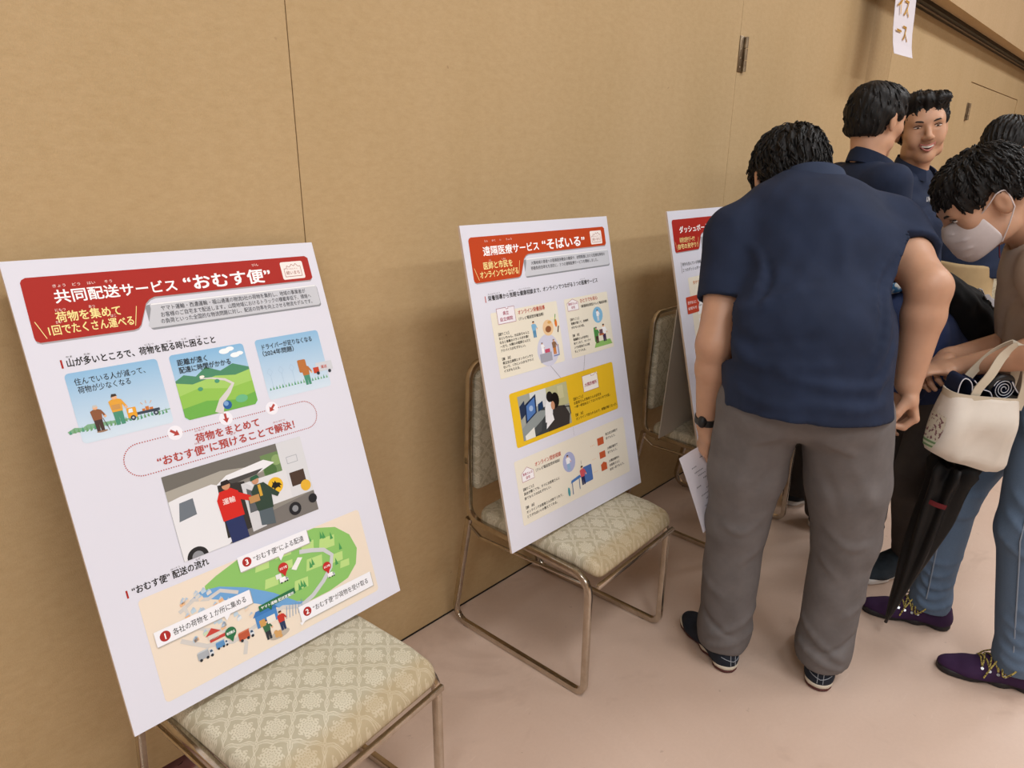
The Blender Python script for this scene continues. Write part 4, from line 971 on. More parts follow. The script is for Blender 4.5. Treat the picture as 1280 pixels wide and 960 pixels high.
def hand(B, W, d, nrm, side, curl=(0.5, 0.6, 0.4), thumb=(0.7, 0.5, 0.4), sc_=1.0, spread=0.06):
    """W wrist, d towards the fingers, nrm = where the palm looks, side = towards the thumb"""
    W = V3(W); d = unit(d); n = V3(nrm); n = unit(n-d*n.dot(d)); t = V3(side); t = unit(t-d*t.dot(d)-n*t.dot(n)); k = sc_
    B.econe(W-d*.01, W+d*.030*k, (.026*k, .019*k), (.034*k, .015*k), t, .015); B.econe(W+d*.03*k, W+d*.078*k, (.035*k, .0145*k), (.038*k, .0120*k), t, .012)
    for off, L, r in ((.029, .070, .0083), (.0095, .078, .0086), (-.0105, .073, .0082), (-.0290, .057, .0073)):
        p = W+d*(.080-.006*abs(off)/.03)*k+t*off*k; v = unit(d+t*off*spread*20); ang = 0
        for m, (f_, c) in enumerate(zip((.46, .30, .24), curl)):
            ang += c; dv = v*math.cos(ang)+n*math.sin(ang); q = p+dv*L*f_*k; B.cone(p, q, r*k*(1-.06*m), r*k*(.95-.08*m), .0035); p = q
    p = W+d*.022*k+t*.026*k+n*.006*k; v = unit(d*thumb[0]+t*thumb[1]+n*thumb[2])
    q = p+v*.042*k; B.cone(p, q, .0135*k, .0105*k, .010); v2 = unit(v+d*.35+n*.15); B.cone(q, q+v2*.030*k, .0100*k, .0082*k, .004)

def arm(B, sh, el, wr, r=(.050, .040, .041, .026)):
    B.cone(sh, V3(sh)*.5+V3(el)*.5, r[0], r[0]*.94, .03); B.cone(V3(sh)*.5+V3(el)*.5, el, r[0]*.94, r[1], .02)
    m = V3(el)*.72+V3(wr)*.28; B.cone(el, m, r[1]*.97, r[2], .02); B.cone(m, wr, r[2], r[3], .015)
def leg(B, hp, kn, an, r=(.085, .058, .056, .036), ft=None):
    B.cone(hp, kn, r[0], r[1], .03); m = V3(kn)*.7+V3(an)*.3; B.cone(kn, m, r[1]*.97, r[2], .02); B.cone(m, an, r[2], r[3], .02)
    if ft is not None: B.cone(V3(an)-UP_*.03, V3(an)+unit(ft)*.06-UP_*.062, .026, .018, .015)

SHOE = {}
def shoe(par, heel, yaw, L, up_m, sole_m, foxing=None, w_=1.0, h_=1.0, name='shoe', laces=None, pattern=None, toe_m=None, pitch=0):
    """heel on the floor at the back end of the sole; yaw = direction of the toe"""
    t = empty(name, (heel[0], heel[1], 0), 0, par); c, s_ = math.cos(yaw), math.sin(yaw); R = np.array([[s_, c, 0], [-c, s_, 0], [0, 0, 1]]).T  # local x right, y toe
    R = np.array([[s_, -c, 0], [c, s_, 0], [0, 0, 1]]).T; k = L/.285
    R = np.stack([np.array([s_, -c, 0]), np.array([c, s_, 0]), np.array([0, 0, 1])], 1)
    W = lambda x, y, z: R@np.array([x*k*w_, y*k, z*k*h_])
    B = Sdf(); B.cone(W(0, .040, .040), W(0, .038, .085), .030*k, .027*k, .02)
    B.ell(W(0, .045, .038), (.036*k*w_, .042*k, .044*k*h_), R, .02); B.econe(W(0, .085, .066), W(.001, .150, .046), (.026*k*w_, .026*k), (.030*k*w_, .022*k), R[:, 0], .03); B.econe(W(0, .06, .045), W(.002, .19, .026), (.034*k*w_, .045*k*h_), (.044*k*w_, .030*k*h_), R[:, 0], .03)
    B.ell(W(.002, .205, .026), (.046*k*w_, .072*k, .027*k*h_), R, .03)
    B.plane(W(0, 0, .018), (0, 0, -1), .004); B.econe(W(0, .060, .080), W(.001, .135, .060), (.028*k*w_, .030*k), (.031*k*w_, .024*k), R[:, 0], .03); B.plane(W(0, .06, .096), R@np.array([0, -.05, 1]), .006)
    B.cone(W(0, .042, .07), W(0, .040, .115), .024*k, .028*k, .006, 's')
    B.mesh('upper', up_m, t, 0.004); SHOE['sdf'] = B
    def sole(z0, z1, grow, m, nm):
        S = Sdf(); zc = (z0+z1)/2; r1, r2, r3 = .037*w_+grow, .046*w_+grow, .040*w_+grow
        for (x, y, r) in ((0, .040, r1), (.001, .115, .0375*w_+grow), (.004, .190, r2), (.002, .238, r3)): S.cone(W(x, y, z0-.06)if 0 else W(x, y, zc-.03), W(x, y, zc+.03), r*k, r*k, .03)
        S.plane(W(0, 0, z1), R@np.array([0, 0, 1]), .003); S.plane(W(0, 0, z0), R@np.array([0, 0, -1]), .003); S.mesh(nm, m, t, 0.005)
    if foxing: sole(.001, .013, .001, sole_m, 'sole'); sole(.011, .027, .0025, foxing, 'sole_band')
    else: sole(.001, .024, .002, sole_m, 'sole')
    return t, W, k

def strip(b, pts, nrms, w, th, m=None):
    """thin strap along pts; width along given side vectors"""
    vs = []; fs = []
    for i, (p, n) in enumerate(zip(pts, nrms)):
        p = V3(p); a = V3(pts[max(0, i-1)]); c = V3(pts[min(len(pts)-1, i+1)]); t = unit(c-a); n = V3(n); n = unit(n-t*n.dot(t)); f = np.cross(t, n)
        for (x, y) in ((-.5, -.5), (.5, -.5), (.5, .5), (-.5, .5)): vs.append(p+n*x*w+f*y*th)
    for i in range(len(pts)-1):
        for j in range(4): fs.append((i*4+j, i*4+(j+1) % 4, i*4+4+(j+1) % 4, i*4+4+j))
    fs += [(3, 2, 1, 0), tuple(len(vs)-4+q for q in range(4))]
    return b.add(vs, fs, m)
def smooth_path(pts, n=6):
    P = [V3(p) for p in pts]; out = []
    for i in range(len(P)-1):
        a = P[max(0, i-1)]; b = P[i]; c = P[i+1]; d = P[min(len(P)-1, i+2)]
        for k in range(n):
            t = k/n; out.append(.5*((2*b)+(-a+c)*t+(2*a-5*b+4*c-d)*t*t+(-a+3*b-3*c+d)*t**3))
    out.append(P[-1]); return out
def collar(par, c, R, rx, ry, h, mat, tilt=0.0, gap=35, flare=.014, rake=0.25):
    """folded polo collar round a neck; c centre, R columns right/forward/up"""
    b = MB(); vs = []; n = 30
    prof = [(0, 0), (.002, h), (.007, h+.002), (.007+flare*.5, h*.45), (.006+flare, -h*.25), (.001+flare, -h*.30), (.004, 0)]
    for i in range(n+1):
        a = math.radians(90+gap+(360-2*gap)*i/n); bk = .5-.5*math.sin(a)
        for (dr, z) in prof:
            x = (rx+dr)*math.cos(a); y = (ry+dr)*math.sin(a); zz = z*(.75+.25*bk)-rake*y
            vs.append(c+R@np.array([x, y, zz]))
    m = len(prof); fs = []
    for i in range(n):
        for j in range(m): fs.append((i*m+j, (i+1)*m+j, (i+1)*m+(j+1) % m, i*m+(j+1) % m))
    fs += [tuple(range(m)), tuple(range(n*m, n*m+m))[::-1]]
    return b.add(vs, fs).build('collar', mat, par, angle=60)

# ================================================================= people
def Pp(*a): return np.array(a, float)
UP = Pp(0, 0, 1)
def side_of(f): f = unit(f); return np.array([f[1], -f[0], 0.0])     # the right-hand side of someone facing f
FINE_H = lambda c, r=0.15, st=0.003: (V3(c)-r, V3(c)+r, st)

# ---------------------------------------------------------------- man bending forward, seen from behind
A = empty('person', (1.70, -0.88, 0)); tag(A, 'person in navy polo and grey trousers bending forward, back to us, paper in hand', 'person')
A_ = empty('x'); bpy.data.objects.remove(A_)
def child_frame(t):
    """world coordinates for children of an Empty that only has a location"""
    for c in t.children:
        if c.matrix_parent_inverse == Matrix.Identity(4): c.matrix_parent_inverse = Matrix.Translation(-t.location)
f = unit(Pp(.90, .43, 0)); r = side_of(f)
pel = Pp(1.635, -.885, .88); C7 = Pp(1.885, -.725, 1.385)
shL = Pp(1.700, -.632, 1.245); shR = Pp(1.968, -.922, 1.262)
elL = Pp(1.560, -.675, .985); wrL = Pp(1.605, -.655, .745); elR = Pp(1.812, -1.072, 1.150); wrR = Pp(1.805, -1.070, .915)
hpL = pel-r*.095+Pp(0, 0, -.01); hpR = pel+r*.105+Pp(0, 0, -.01)
knL = Pp(1.628, -.762, .48); knR = Pp(1.760, -1.005, .48); anL = Pp(1.662, -.750, .10); anR = Pp(1.780, -.992, .10)
hA = Head((1.940, -.652, 1.375), (.62, .55, -.62), (.45, .35, .82), 1.06)
B = Sdf()
B.econe(pel+Pp(0, 0, .02), Pp(1.68, -.86, 1.03), (.165, .115), (.155, .11), r, .04); B.econe(Pp(1.68, -.86, 1.03), Pp(1.80, -.80, 1.20), (.155, .11), (.165, .115), r, .04)
B.econe(Pp(1.80, -.80, 1.20), Pp(1.87, -.76, 1.30), (.165, .115), (.13, .08), r, .04); B.cone(shL, C7-Pp(0, 0, .03), .052, .05, .03); B.cone(shR, C7-Pp(0, 0, .03), .052, .05, .03)
arm(B, shL, elL, wrL, (.052, .044, .041, .028)); arm(B, shR, elR, wrR, (.055, .047, .046, .030))
leg(B, hpL, knL, anL, (.082, .056, .054, .036), (.64, .77, 0)); leg(B, hpR, knR, anR, (.082, .056, .054, .036), (.84, .54, 0))
hA.body(B, C7-Pp(.02, .02, .02), nr=.064)
hand(B, wrL, (.12, .10, -1), r*.8+f*.3, f, (.5, .7, .5), (.8, .3, .5))
hand(B, wrR+Pp(0, 0, -.005), (.22, -.18, -.75), -r*1.0+Pp(0, 0, -.2), -f+Pp(0, 0, -.3), (1.0, 1.0, .7), (.5, .4, .7), 1.05)
B.mesh('body', M['skin_b'], A, .006, [FINE_H(wrL-Pp(0, 0, .07), .11), FINE_H(wrR-Pp(0, 0, .05), .12), FINE_H(hA.c, .16, .004)])
hA.hair(A, 3, .008, n=2600, locks=(.028, .050), bump=.0030, lift_=.008, stray=.009, cutback=-.068)
S = Sdf()
S.econe(Pp(1.618, -.900, .83), Pp(1.648, -.868, 1.02), (.197, .158), (.180, .146), r, .04); S.econe(Pp(1.648, -.868, 1.02), Pp(1.79, -.81, 1.20), (.180, .146), (.200, .140), r, .05)
S.econe(Pp(1.79, -.81, 1.20), Pp(1.860, -.775, 1.265), (.200, .140), (.168, .105), r, .05)
S.cone(shL, C7-Pp(.0, .0, .035), .066, .062, .05); S.cone(shR, C7-Pp(.0, .0, .035), .070, .062, .05); S.ell(C7-Pp(.05, .03, .075), (.15, .15, .085), k=.06)
cL = shL+(elL-shL)*.62; cR = shR+(elR-shR)*.50
S.cone(shL, shL+(elL-shL)*.8, .074, .064, .04); S.cone(shR, shR+(elR-shR)*.75, .080, .072, .045)
S.plane(cL, elL-shL, .004) if False else None
def cut_cap(S, c, d, rad, L=.16):
    """cut a sleeve end: remove a short fat cylinder beyond the cuff"""
    c = V3(c); d = unit(d)
    def fn(P):
        q = P-c; al = q@d; ra = np.linalg.norm(q-al[:, None]*d, axis=1); return np.maximum(np.maximum(-al, al-L), ra-rad)
    S._add(fn, c-rad-L, c+rad+L, .004, 's')
def hollow(S, c, d, rad, L=.035):
    c = V3(c); d = unit(d); S.cone(c-d*L, c+d*.02, rad*.92, rad, .004, 's')
cut_cap(S, cL, elL-shL, .085); cut_cap(S, cR, elR-shR, .088); hollow(S, cL, elL-shL, .056); hollow(S, cR, elR-shR, .062)
S.plane(Pp(1.62, -.89, .856), Pp(-.05, -.02, -1), .004)
F_ = S.crease
bkd = Pp(-.14, -.07, 0)
def bk_(a, u):      # a point on his back: a across (right positive), u up the spine
    q = np.clip((u-.85)/.50, 0, 1); c = Pp(1.62, -.892, .85)*(1-q)+Pp(1.86, -.775, 1.33)*q; return c+r*a+bkd
for pts, w_, am in (([(.165, 1.27), (.125, 1.19), (.095, 1.09)], .013, .009), ([(.190, 1.22), (.150, 1.14), (.125, 1.04), (.11, .98)], .012, .010), ([(.145, 1.22), (.118, 1.14), (.10, 1.04)], .010, -.008),
                    ([(-.19, 1.12), (-.12, 1.09), (-.02, 1.12)], .016, .008), ([(-.20, 1.07), (-.12, 1.03), (.0, 1.05)], .014, -.006), ([(-.20, 1.02), (-.10, .985), (.04, 1.00)], .015, .008),
                    ([(.20, .99), (.12, .955), (.02, .95), (-.06, .97)], .013, .009), ([(.20, .93), (.10, .905), (-.02, .91)], .012, .007), ([(-.20, .93), (-.10, .90), (0, .90)], .012, .006),
                    ([(.195, 1.05), (.16, 1.00), (.14, .93)], .012, .008), ([(-.17, 1.26), (-.13, 1.20), (-.14, 1.10)], .011, .008), ([(-.14, 1.24), (-.10, 1.16), (-.11, 1.08)], .010, -.007), ([(.02, 1.30), (.04, 1.22), (.03, 1.12)], .020, .004)):
    F_([bk_(a, u) for a, u in pts], w_, am)
S.disp(wave(5, .0018, 14)); S.disp(wave(6, .0010, 42))
S.mesh('polo_shirt', M['navy'], A, .0065)
hr = unit(np.cross(f, UP)); Rc = np.stack([r, unit(f*.8-UP*.25), unit(f*.35+UP*.9)], 1); collar(A, C7+Pp(-.005, -.02, -.015), Rc, .068, .062, .030, M['navy_edge'], gap=40, rake=.15)
T = Sdf()
T.econe(pel+Pp(0, 0, .06), pel+Pp(0, 0, .01), (.176, .116), (.187, .124), r, .04); T.plane(pel+UP*.03, UP, .01)
T.ell(pel+Pp(-.025, -.012, -.035)-r*.085, (.098, .098, .09), k=.04); T.ell(pel+Pp(-.025, -.012, -.035)+r*.085, (.098, .098, .09), k=.04)
for (h_, k_, a_, s_) in ((hpL, knL, anL, -1), (hpR, knR, anR, 1)):
    md = h_*.45+k_*.55+f*.0; T.cone(h_-UP*.04, md, .107, .098, .014); T.cone(md, k_, .098, .080, .02); T.cone(k_, a_+UP*.02, .081, .071, .03); T.cone(a_+UP*.02, a_-UP*.06, .070, .072, .03)
T.plane(Pp(1.66, -.75, .070), (0.10, 0.05, -1), .004)
K_ = T.crease
for (h_, k_, a_, q) in ((hpL, knL, anL, -1), (hpR, knR, anR, 1)):
    bk2 = -f*.09
    K_([k_+bk2*.8-r*q*.06+UP*.07, k_+bk2*.9-r*q*.01+UP*.02, k_+bk2*.8+r*q*.03+UP*.03], .012, .005); K_([k_+bk2*.7-r*q*.07-UP*.04, k_+bk2-r*q*.02-UP*.09], .012, .005)
    K_([a_-r*q*.08-f*.02+UP*.13, a_-f*.07-r*q*.02+UP*.07, a_-f*.07+r*q*.045+UP*.02], .011, .009); K_([a_-r*q*.08-f*.02+UP*.05, a_-f*.08-r*q*.01+UP*.01, a_-f*.06+r*q*.05-UP*.015], .010, .008)
    K_([a_+r*q*.07-f*.03+UP*.10, a_-f*.075+r*q*.03+UP*.06, a_-f*.08-r*q*.02+UP*.04], .010, -.007); K_([a_+r*q*.07-f*.03+UP*.22, a_-f*.08+r*q*.02+UP*.17], .013, .005)
    K_([h_+bk2*1.1+r*q*.02-UP*.12, k_+bk2+r*q*.01+UP*.16], .018, .004); K_([h_+bk2*1.1-r*q*.05-UP*.06, h_+bk2*1.2+r*q*.02-UP*.10], .012, .005)
    K_([h_+bk2*.9-r*q*.07-UP*.16, h_+bk2-r*q*.02-UP*.22, h_+bk2-UP*.30], .014, -.004)
T.disp(wave(11, .0028, 12)); T.disp(wave(12, .0012, 38))
T.mesh('trousers', M['grey_trouser'], A, .0065)
M['shoe_navy'] = cloth('navy_suede', '#1b2029', '#242a35', 20, 700, 0.8, .3); M['sole_red'] = flat('dark_red_rubber', '#4f1f1d', .5); M['sole_cream'] = flat('cream_rubber', '#c9bfae', .55); M['stitch'] = flat('pale_stitching', '#8f949c', .7)
for (hx_, hy_, yaw) in ((1.618, -.808, 60), (1.722, -1.018, 22)):
    t, W, k = shoe(A, (hx_, hy_), math.radians(yaw), .270, M['shoe_navy'], M['sole_red'], M['sole_cream'])
    b = MB(); O = np.array([hx_, hy_, 0])
    for x in (-.008, .008): b.tube([tuple(O*0+W(x, -.001+.002*q, .032+.012*q)) for q in range(5)], .0011, None, 5)
    b.tube([tuple(W(.036*math.sin(q), .040-.042*math.cos(q), .047+.01*math.sin(abs(q)))) for q in np.linspace(-1.3, 1.3, 9)], .0011, None, 5)
    b.build('heel_stitching', M['stitch'], t)
b = MB(); n_ = 20; d_ = unit(wrL-elL); u_ = unit(np.cross(d_, f)); v_ = np.cross(d_, u_); cw = wrL-d_*.022; vs = []; fs = []
for i in range(n_):
    a = 2*PI*i/n_
    for (rr, al) in ((.0300, -.011), (.0335, -.009), (.0335, .009), (.0300, .011)): vs.append(cw+(u_*math.cos(a)+v_*math.sin(a))*rr+d_*al)
for i in range(n_):
    for j in range(4): fs.append((i*4+j, ((i+1) % n_)*4+j, ((i+1) % n_)*4+(j+1) % 4, i*4+(j+1) % 4))
b.add(vs, fs); b.ell(cw-f*.030-r*.012, (.013, .013, .017)); b.build('wristwatch', M['black_plastic'], A)
child_frame(A)
# sheet of paper in his left hand
pt = empty('paper_sheet', (1.60, -.66, .60)); tag(pt, 'white printed paper sheet hanging from the bending man\'s left hand', 'paper')
TLp = Pp(1.549, -.612, .650); TRp = Pp(1.660, -.668, .700); BLp = Pp(1.556, -.712, .452); BRp = Pp(1.650, -.742, .497)
vs = []; fs = []; N1, N2 = 10, 8
for s_ in (0, 1):
    for i in range(N1+1):
        for j in range(N2+1):
            a, c = i/N1, j/N2; p = (TLp*(1-c)+TRp*c)*(1-a)+(BLp*(1-c)+BRp*c)*a; nn = unit(np.cross(TRp-TLp, BLp-TLp)); p = p+nn*(.012*math.sin(PI*c)+.02*a*a)*1.0+nn*.0008*s_; vs.append(p)
m_ = (N1+1)*(N2+1)
for i in range(N1):
    for j in range(N2):
        q = i*(N2+1)+j; fs += [(q, q+1, q+N2+2, q+N2+1), (m_+q, m_+q+N2+1, m_+q+N2+2, m_+q+1)]
MB().add(vs, fs).build('sheet', M['paper'], pt, angle=180)
b = MB(); rnd = random.Random(8)
for k in range(12):
    a = .12+.065*k+.02*rnd.random(); c0 = .20+.3*rnd.random(); L_ = rnd.uniform(.05, .35)
    for s_ in np.arange(c0, c0+L_, .035):
        q = []
        for (aa, cc) in ((a, s_), (a, s_+.02), (a+.014, s_+.02), (a+.014, s_)):
            p = (TLp*(1-cc)+TRp*cc)*(1-aa)+(BLp*(1-cc)+BRp*cc)*aa; nn = unit(np.cross(TRp-TLp, BLp-TLp)); q.append(p+nn*(.012*math.sin(PI*cc)+.02*aa*aa)-nn*.0006)
        b.add(q, [(0, 1, 2, 3)])
b.build('printed_lines', flat('grey_print_ink', '#6d6a70', .7), pt)['kind'] = 'stuff'
child_frame(pt)

# ---------------------------------------------------------------- shared standing figure in a navy polo
def standing(label, root, f, lean, head, mats, arms, legs_m, hairkw, smile=False, sc_=1.0, polo=True, look=None, headup=(0, 0, 1), neck=None, headfwd=None, hs=1.03, body_res=.006, collar_gap=35, shw=.175, hem=-.06):
    t = empty('person', (root[0], root[1], 0)); tag(t, label, 'person')
    f = unit(V3(*f)); r = side_of(f); R0 = V3(root[0], root[1], 0); k = sc_
    pel = R0+UP*.92*k; C7 = neck if neck is not None else R0+f*lean[0]+UP*1.45*k; C7 = V3(C7)
    sh0 = C7-UP*.06*k-f*.01; ch = pel*.35+sh0*.65; wa = pel*.72+sh0*.28
    B = Sdf(); B.econe(pel, wa, (.155*k, .11*k), (.14*k, .10*k), r, .04); B.econe(wa, ch, (.14*k, .10*k), (.165*k, .115*k), r, .04); B.econe(ch, sh0-UP*.03, (.165*k, .115*k), (.13*k, .08*k), r, .04)
    shs = [sh0-r*shw*k, sh0+r*shw*k]; out = []
    for q, a in zip((0, 1), arms):
        s_ = shs[q]; B.cone(s_, C7-UP*.03, .05*k, .048*k, .03); el = s_+V3(*a[0]); wr = el+V3(*a[1]); arm(B, s_, el, wr, (.047*k, .039*k, .038*k, .026*k)); out.append((s_, el, wr))
        d = unit(wr-el); hand(B, wr, d, (f if abs(d[2]) > .6 else -UP)*.3+(r if q == 0 else -r), f, (.35, .45, .3), (.8, .35, .4), .95)
    for q in (-1, 1):
        h_ = pel+r*q*.088*k-UP*.02; kn = R0+r*q*.095*k+f*.015+UP*.48*k; an = R0+r*q*.10*k-f*.01+UP*.09; leg(B, h_, kn, an, (.082*k, .056*k, .052*k, .036*k), f)
    hd = Head(head, headfwd, headup, hs); hd.body(B, C7+UP*.0, smile, .056*k)
    B.mesh('body', mats['skin'], t, body_res, [FINE_H(hd.c+hd.R@Pp(0, .05, -.02), .13, .0027)]+[FINE_H(o[2]+unit(o[2]-o[1])*.09, .10, .004) for o in out])
    hd.hair(t, **hairkw)
    S = Sdf(); S.econe(pel-UP*.05, wa, (.195*k, .145*k), (.175*k, .132*k), r, .05); S.econe(wa, ch, (.175*k, .132*k), (.188*k, .138*k), r, .05); S.econe(ch, sh0-UP*.025, (.188*k, .138*k), (.145*k, .095*k), r, .05)
    for (s_, el, wr) in out:
        S.cone(s_, C7-UP*.035, .062*k, .060*k, .045); S.cone(s_, s_+(el-s_)*.8, .068*k, .062*k, .04)
    for (s_, el, wr) in out: cut_cap(S, s_+(el-s_)*.62, el-s_, .085*k); hollow(S, s_+(el-s_)*.62, el-s_, .052*k)
    S.plane(pel+UP*hem, -UP, .004); S.cone(C7, hd.w(0, -.01, -.06), .052*k, .056*k, .004, 's')
    S.disp(wave(int(head[0]*100), .0035, 15)); S.disp(wave(int(head[0]*77), .0018, 40))
    a, b = shs[1], pel
    S.crease([a-UP*.08-r*.02-f*.05, ch+r*.08-f*.12, wa-f*.13], .014, .006); S.crease([a-UP*.06-r*.03+f*.06, ch+r*.05+f*.13], .014, .006)
    S.crease([wa+r*.16-f*.04, wa-f*.13-UP*.03, wa-r*.14-f*.05-UP*.05], .016, .006)
    S.mesh('polo_shirt', mats['shirt'], t, .007)
    R_ = np.stack([r, f, UP], 1); collar(t, C7+f*.016+UP*.002, R_, .068*k, .068*k, .040, mats['collar'], gap=collar_gap, rake=.38)
    T = Sdf(); T.econe(pel+UP*(hem+.06), pel-UP*.07, (.165*k, .118*k), (.18*k, .125*k), r, .04); T.plane(pel+UP*(hem+.06), UP, .01)
    for q in (-1, 1):
        h_ = pel+r*q*.088*k-UP*.06; kn = R0+r*q*.095*k+f*.015+UP*.48*k; an = R0+r*q*.10*k-f*.01+UP*.09; T.cone(h_, kn, .095*k, .075*k, .025); T.cone(kn, an, .075*k, .066*k, .03); T.cone(an, an-UP*.05, .066*k, .067*k, .03)
        for z, s2 in ((.0, 1), (.05, -1), (.10, 1)): T.fold([an+r*.06*s2-f*.06+UP*z, an-f*.075+UP*(z+.01), an-r*.06*s2-f*.06+UP*(z+.03)], .014, .008)
    T.plane(R0+UP*.05, -UP, .004); T.disp(wave(31, .004, 14)); T.mesh('trousers', legs_m, t, .0075)
    yaw = math.atan2(f[1], f[0])
    for q in (-1, 1): p = R0+r*q*.10*k-f*.07; shoe(t, (p[0], p[1]), yaw+(-q)*.12, .275, M['shoe_black'], M['sole_white'])
    return t, hd, (f, r, C7, ch, pel, sh0)
M['shoe_black'] = cloth('black_mesh_shoe', '#1c2126', '#2a3138', 30, 600, 0.7, .4); M['sole_white'] = flat('white_rubber_sole', '#d5d2cf', .5)
NV = dict(skin=M['skin'], shirt=M['navy'], collar=M['navy'])
# man seen in profile from behind
C_, hC, _ = standing('person in navy polo seen from behind, smooth black hair, turned to his smiling colleague', (2.755, -.600), (.78, -.62, 0), (.02, 0), (2.795, -.592, 1.572), NV,
    (((-.02, .06, -.29), (.10, .02, -.22)), ((.0, -.05, -.29), (.16, .02, -.20))), M['charcoal'],
    dict(seed=21, vol=.004, n=500, locks=(.03, .055), bump=.0010, lift_=.0005, stray=.002, cutback=-.060, extra=(((0, .030, .075), (.072, .070, .050)),)), hs=1.02, headfwd=(.86, -.34, -.12), neck=(2.762, -.598, 1.415), shw=.145)
hC.eyes(C_); b = MB(); b.ell(hC.w(0, .090, -.066), (.020, .006, .006), M['lip'], 10, 6, Matrix(hC.R.tolist())); b.build('lips', None, C_); child_frame(C_)
# smiling man
D_, hD, (fD, rD, C7D, chD, pelD, shD) = standing('smiling person in navy polo with short swept black hair, facing the camera', (3.185, -.655), (-.20, -.98, 0), (.0, 0), (3.203, -.643, 1.562), NV,
    (((-.03, .0, -.29), (.0, -.14, -.20)), ((.03, .02, -.29), (.05, -.10, -.21))), M['charcoal'],
    dict(seed=33, vol=.002, n=1200, locks=(.025, .045), bump=.002, lift_=.004, stray=.004, cutback=-.050, front=.050, extra=(((.02, .045, .105), (.060, .050, .026)), ((-.052, .02, .088), (.032, .055, .030)), ((.052, .015, .092), (.034, .055, .032)), ((-.03, .070, .098), (.040, .024, .020)))),
    smile=True, headup=(-.10, .12, 1), headfwd=(-.90, -.46, -.04), hs=1.07, neck=(3.222, -.630, 1.395))
hD.eyes(D_, .42)
Rm = Matrix(hD.R.tolist()); k = hD.k
b = MB(); b.ell(hD.w(0, .086, -.064), (.0225*k, .012*k, .0095*k), None, 14, 8, Rm); b.build('mouth_opening', M['mouth'], D_)
b = MB(); xs = np.linspace(-.0180, .0180, 9); strip(b, [hD.w(x, .1010-abs(x)*.38, -.0615+.0042*(x/.0180)**2) for x in xs], [hD.R[:, 2]]*9, .0066*k, .003*k)
b.build('teeth', M['teeth'], D_)
b = MB(); lipc = lambda z, y, c: [hD.w(x, y-abs(x)*.34, z+c*(x/.026)**2) for x in np.linspace(-.026, .026, 9)]
b.tube([tuple(p) for p in lipc(-.0565, .1010, .0085)], .0030*k, None, 6, radii=[.0012*k, .0022*k, .003*k, .003*k, .003*k, .003*k, .003*k, .0022*k, .0012*k]); b.tube([tuple(p) for p in lipc(-.0745, .0985, .0235)], .0036*k, None, 6, radii=[.0012*k, .0026*k, .0036*k, .004*k, .004*k, .004*k, .0036*k, .0026*k, .0012*k]); b.build('lips', M['lip'], D_)
# placket, button and chest lettering
b = MB(); ps = [C7D+fD*.075+UP*(-.04), C7D+fD*.108+UP*(-.09), C7D+fD*.130+UP*(-.16), C7D+fD*.140+UP*(-.24)]; strip(b, [p for p in smooth_path(ps, 3)], [rD]*10, .030, .006); b.build('placket', M['navy_edge'], D_)
g, f_ = text_geo('UNITED', .03); out = [tuple(chD-rD*(-.10+v[0]*.020)*1.0+fD*(.125)+UP*(.10+v[1]*.026)) for v in g]; out = [tuple(chD+rD*(.125-v[0]*.0+(-.0))+fD*.0) for v in g] if False else out
MB().add(out, f_).build('chest_lettering', flat('white_print', '#e8e8e8', .6), D_, smooth=False); child_frame(D_)
# person further back, bowed, navy top and khaki trousers
E_, hE, _ = standing('person with khaki trousers and dark hair, mostly hidden behind the masked person', (3.555, -.785), (.92, -.38, 0), (.0, 0), (3.86, -.835, 1.495), NV,
    (((-.02, .08, -.28), (.12, .02, -.20)), ((.06, -.04, -.30), (.10, .0, -.22))), M['khaki'],
    dict(seed=41, vol=.012, n=400, locks=(.03, .06), bump=.003, cutback=-.08), hs=1.0, headfwd=(.80, -.30, -.45), headup=(.35, -.1, .9), neck=(3.76, -.82, 1.375), sc_=.97, hem=.07)
hE.eyes(E_); child_frame(E_)

# ---------------------------------------------------------------- masked person leaning in from the right
Bp = empty('person', (2.24, -1.25, 0)); tag(Bp, 'person in white face mask, greige shirt, jeans and purple shoes, leaning in from the right', 'person')
f = unit(Pp(-.10, 1, 0)); r = side_of(f); pel = Pp(2.300, -1.325, .88); C7 = Pp(2.245, -1.215, 1.262); ft = unit(Pp(-.34, .94, 0))
hB = Head((2.121, -1.090, 1.333), (-.42, .66, -.62), (-.28, .50, .82), .975)
shL = Pp(2.085, -1.275, 1.185); shR = Pp(2.400, -1.245, 1.195)
elL = Pp(1.995, -1.335, 1.020); wrL = Pp(2.020, -1.125, .922); elR = Pp(2.305, -1.240, .975); wrR = Pp(2.105, -1.084, .925)
hpL = Pp(2.205, -1.335, .88); hpR = Pp(2.345, -1.270, .88); knL = Pp(2.140, -1.345, .48); anL = Pp(2.150, -1.400, .10); knR = Pp(2.255, -1.150, .48); anR = Pp(2.285, -1.150, .10)
B = Sdf(); mid_ = Pp(2.285, -1.290, 1.06)
B.econe(pel, mid_, (.15, .11), (.135, .10), r, .04); B.econe(mid_, C7-f*.03-UP*.10, (.135, .10), (.15, .10), r, .04); B.cone(shL, C7-UP*.02, .048, .05, .04); B.cone(shR, C7-UP*.02, .048, .05, .04)
arm(B, shL, elL, wrL, (.046, .041, .038, .025)); arm(B, shR, elR, wrR, (.044, .037, .034, .023))
leg(B, hpL, knL, anL, (.080, .055, .050, .034), ft); leg(B, hpR, knR, anR, (.080, .055, .050, .034), ft); hB.body(B, C7, False, .054)
B.cone(C7+Pp(.01, -.02, .0), hB.w(0, -.05, .0), .050, .050, .03)
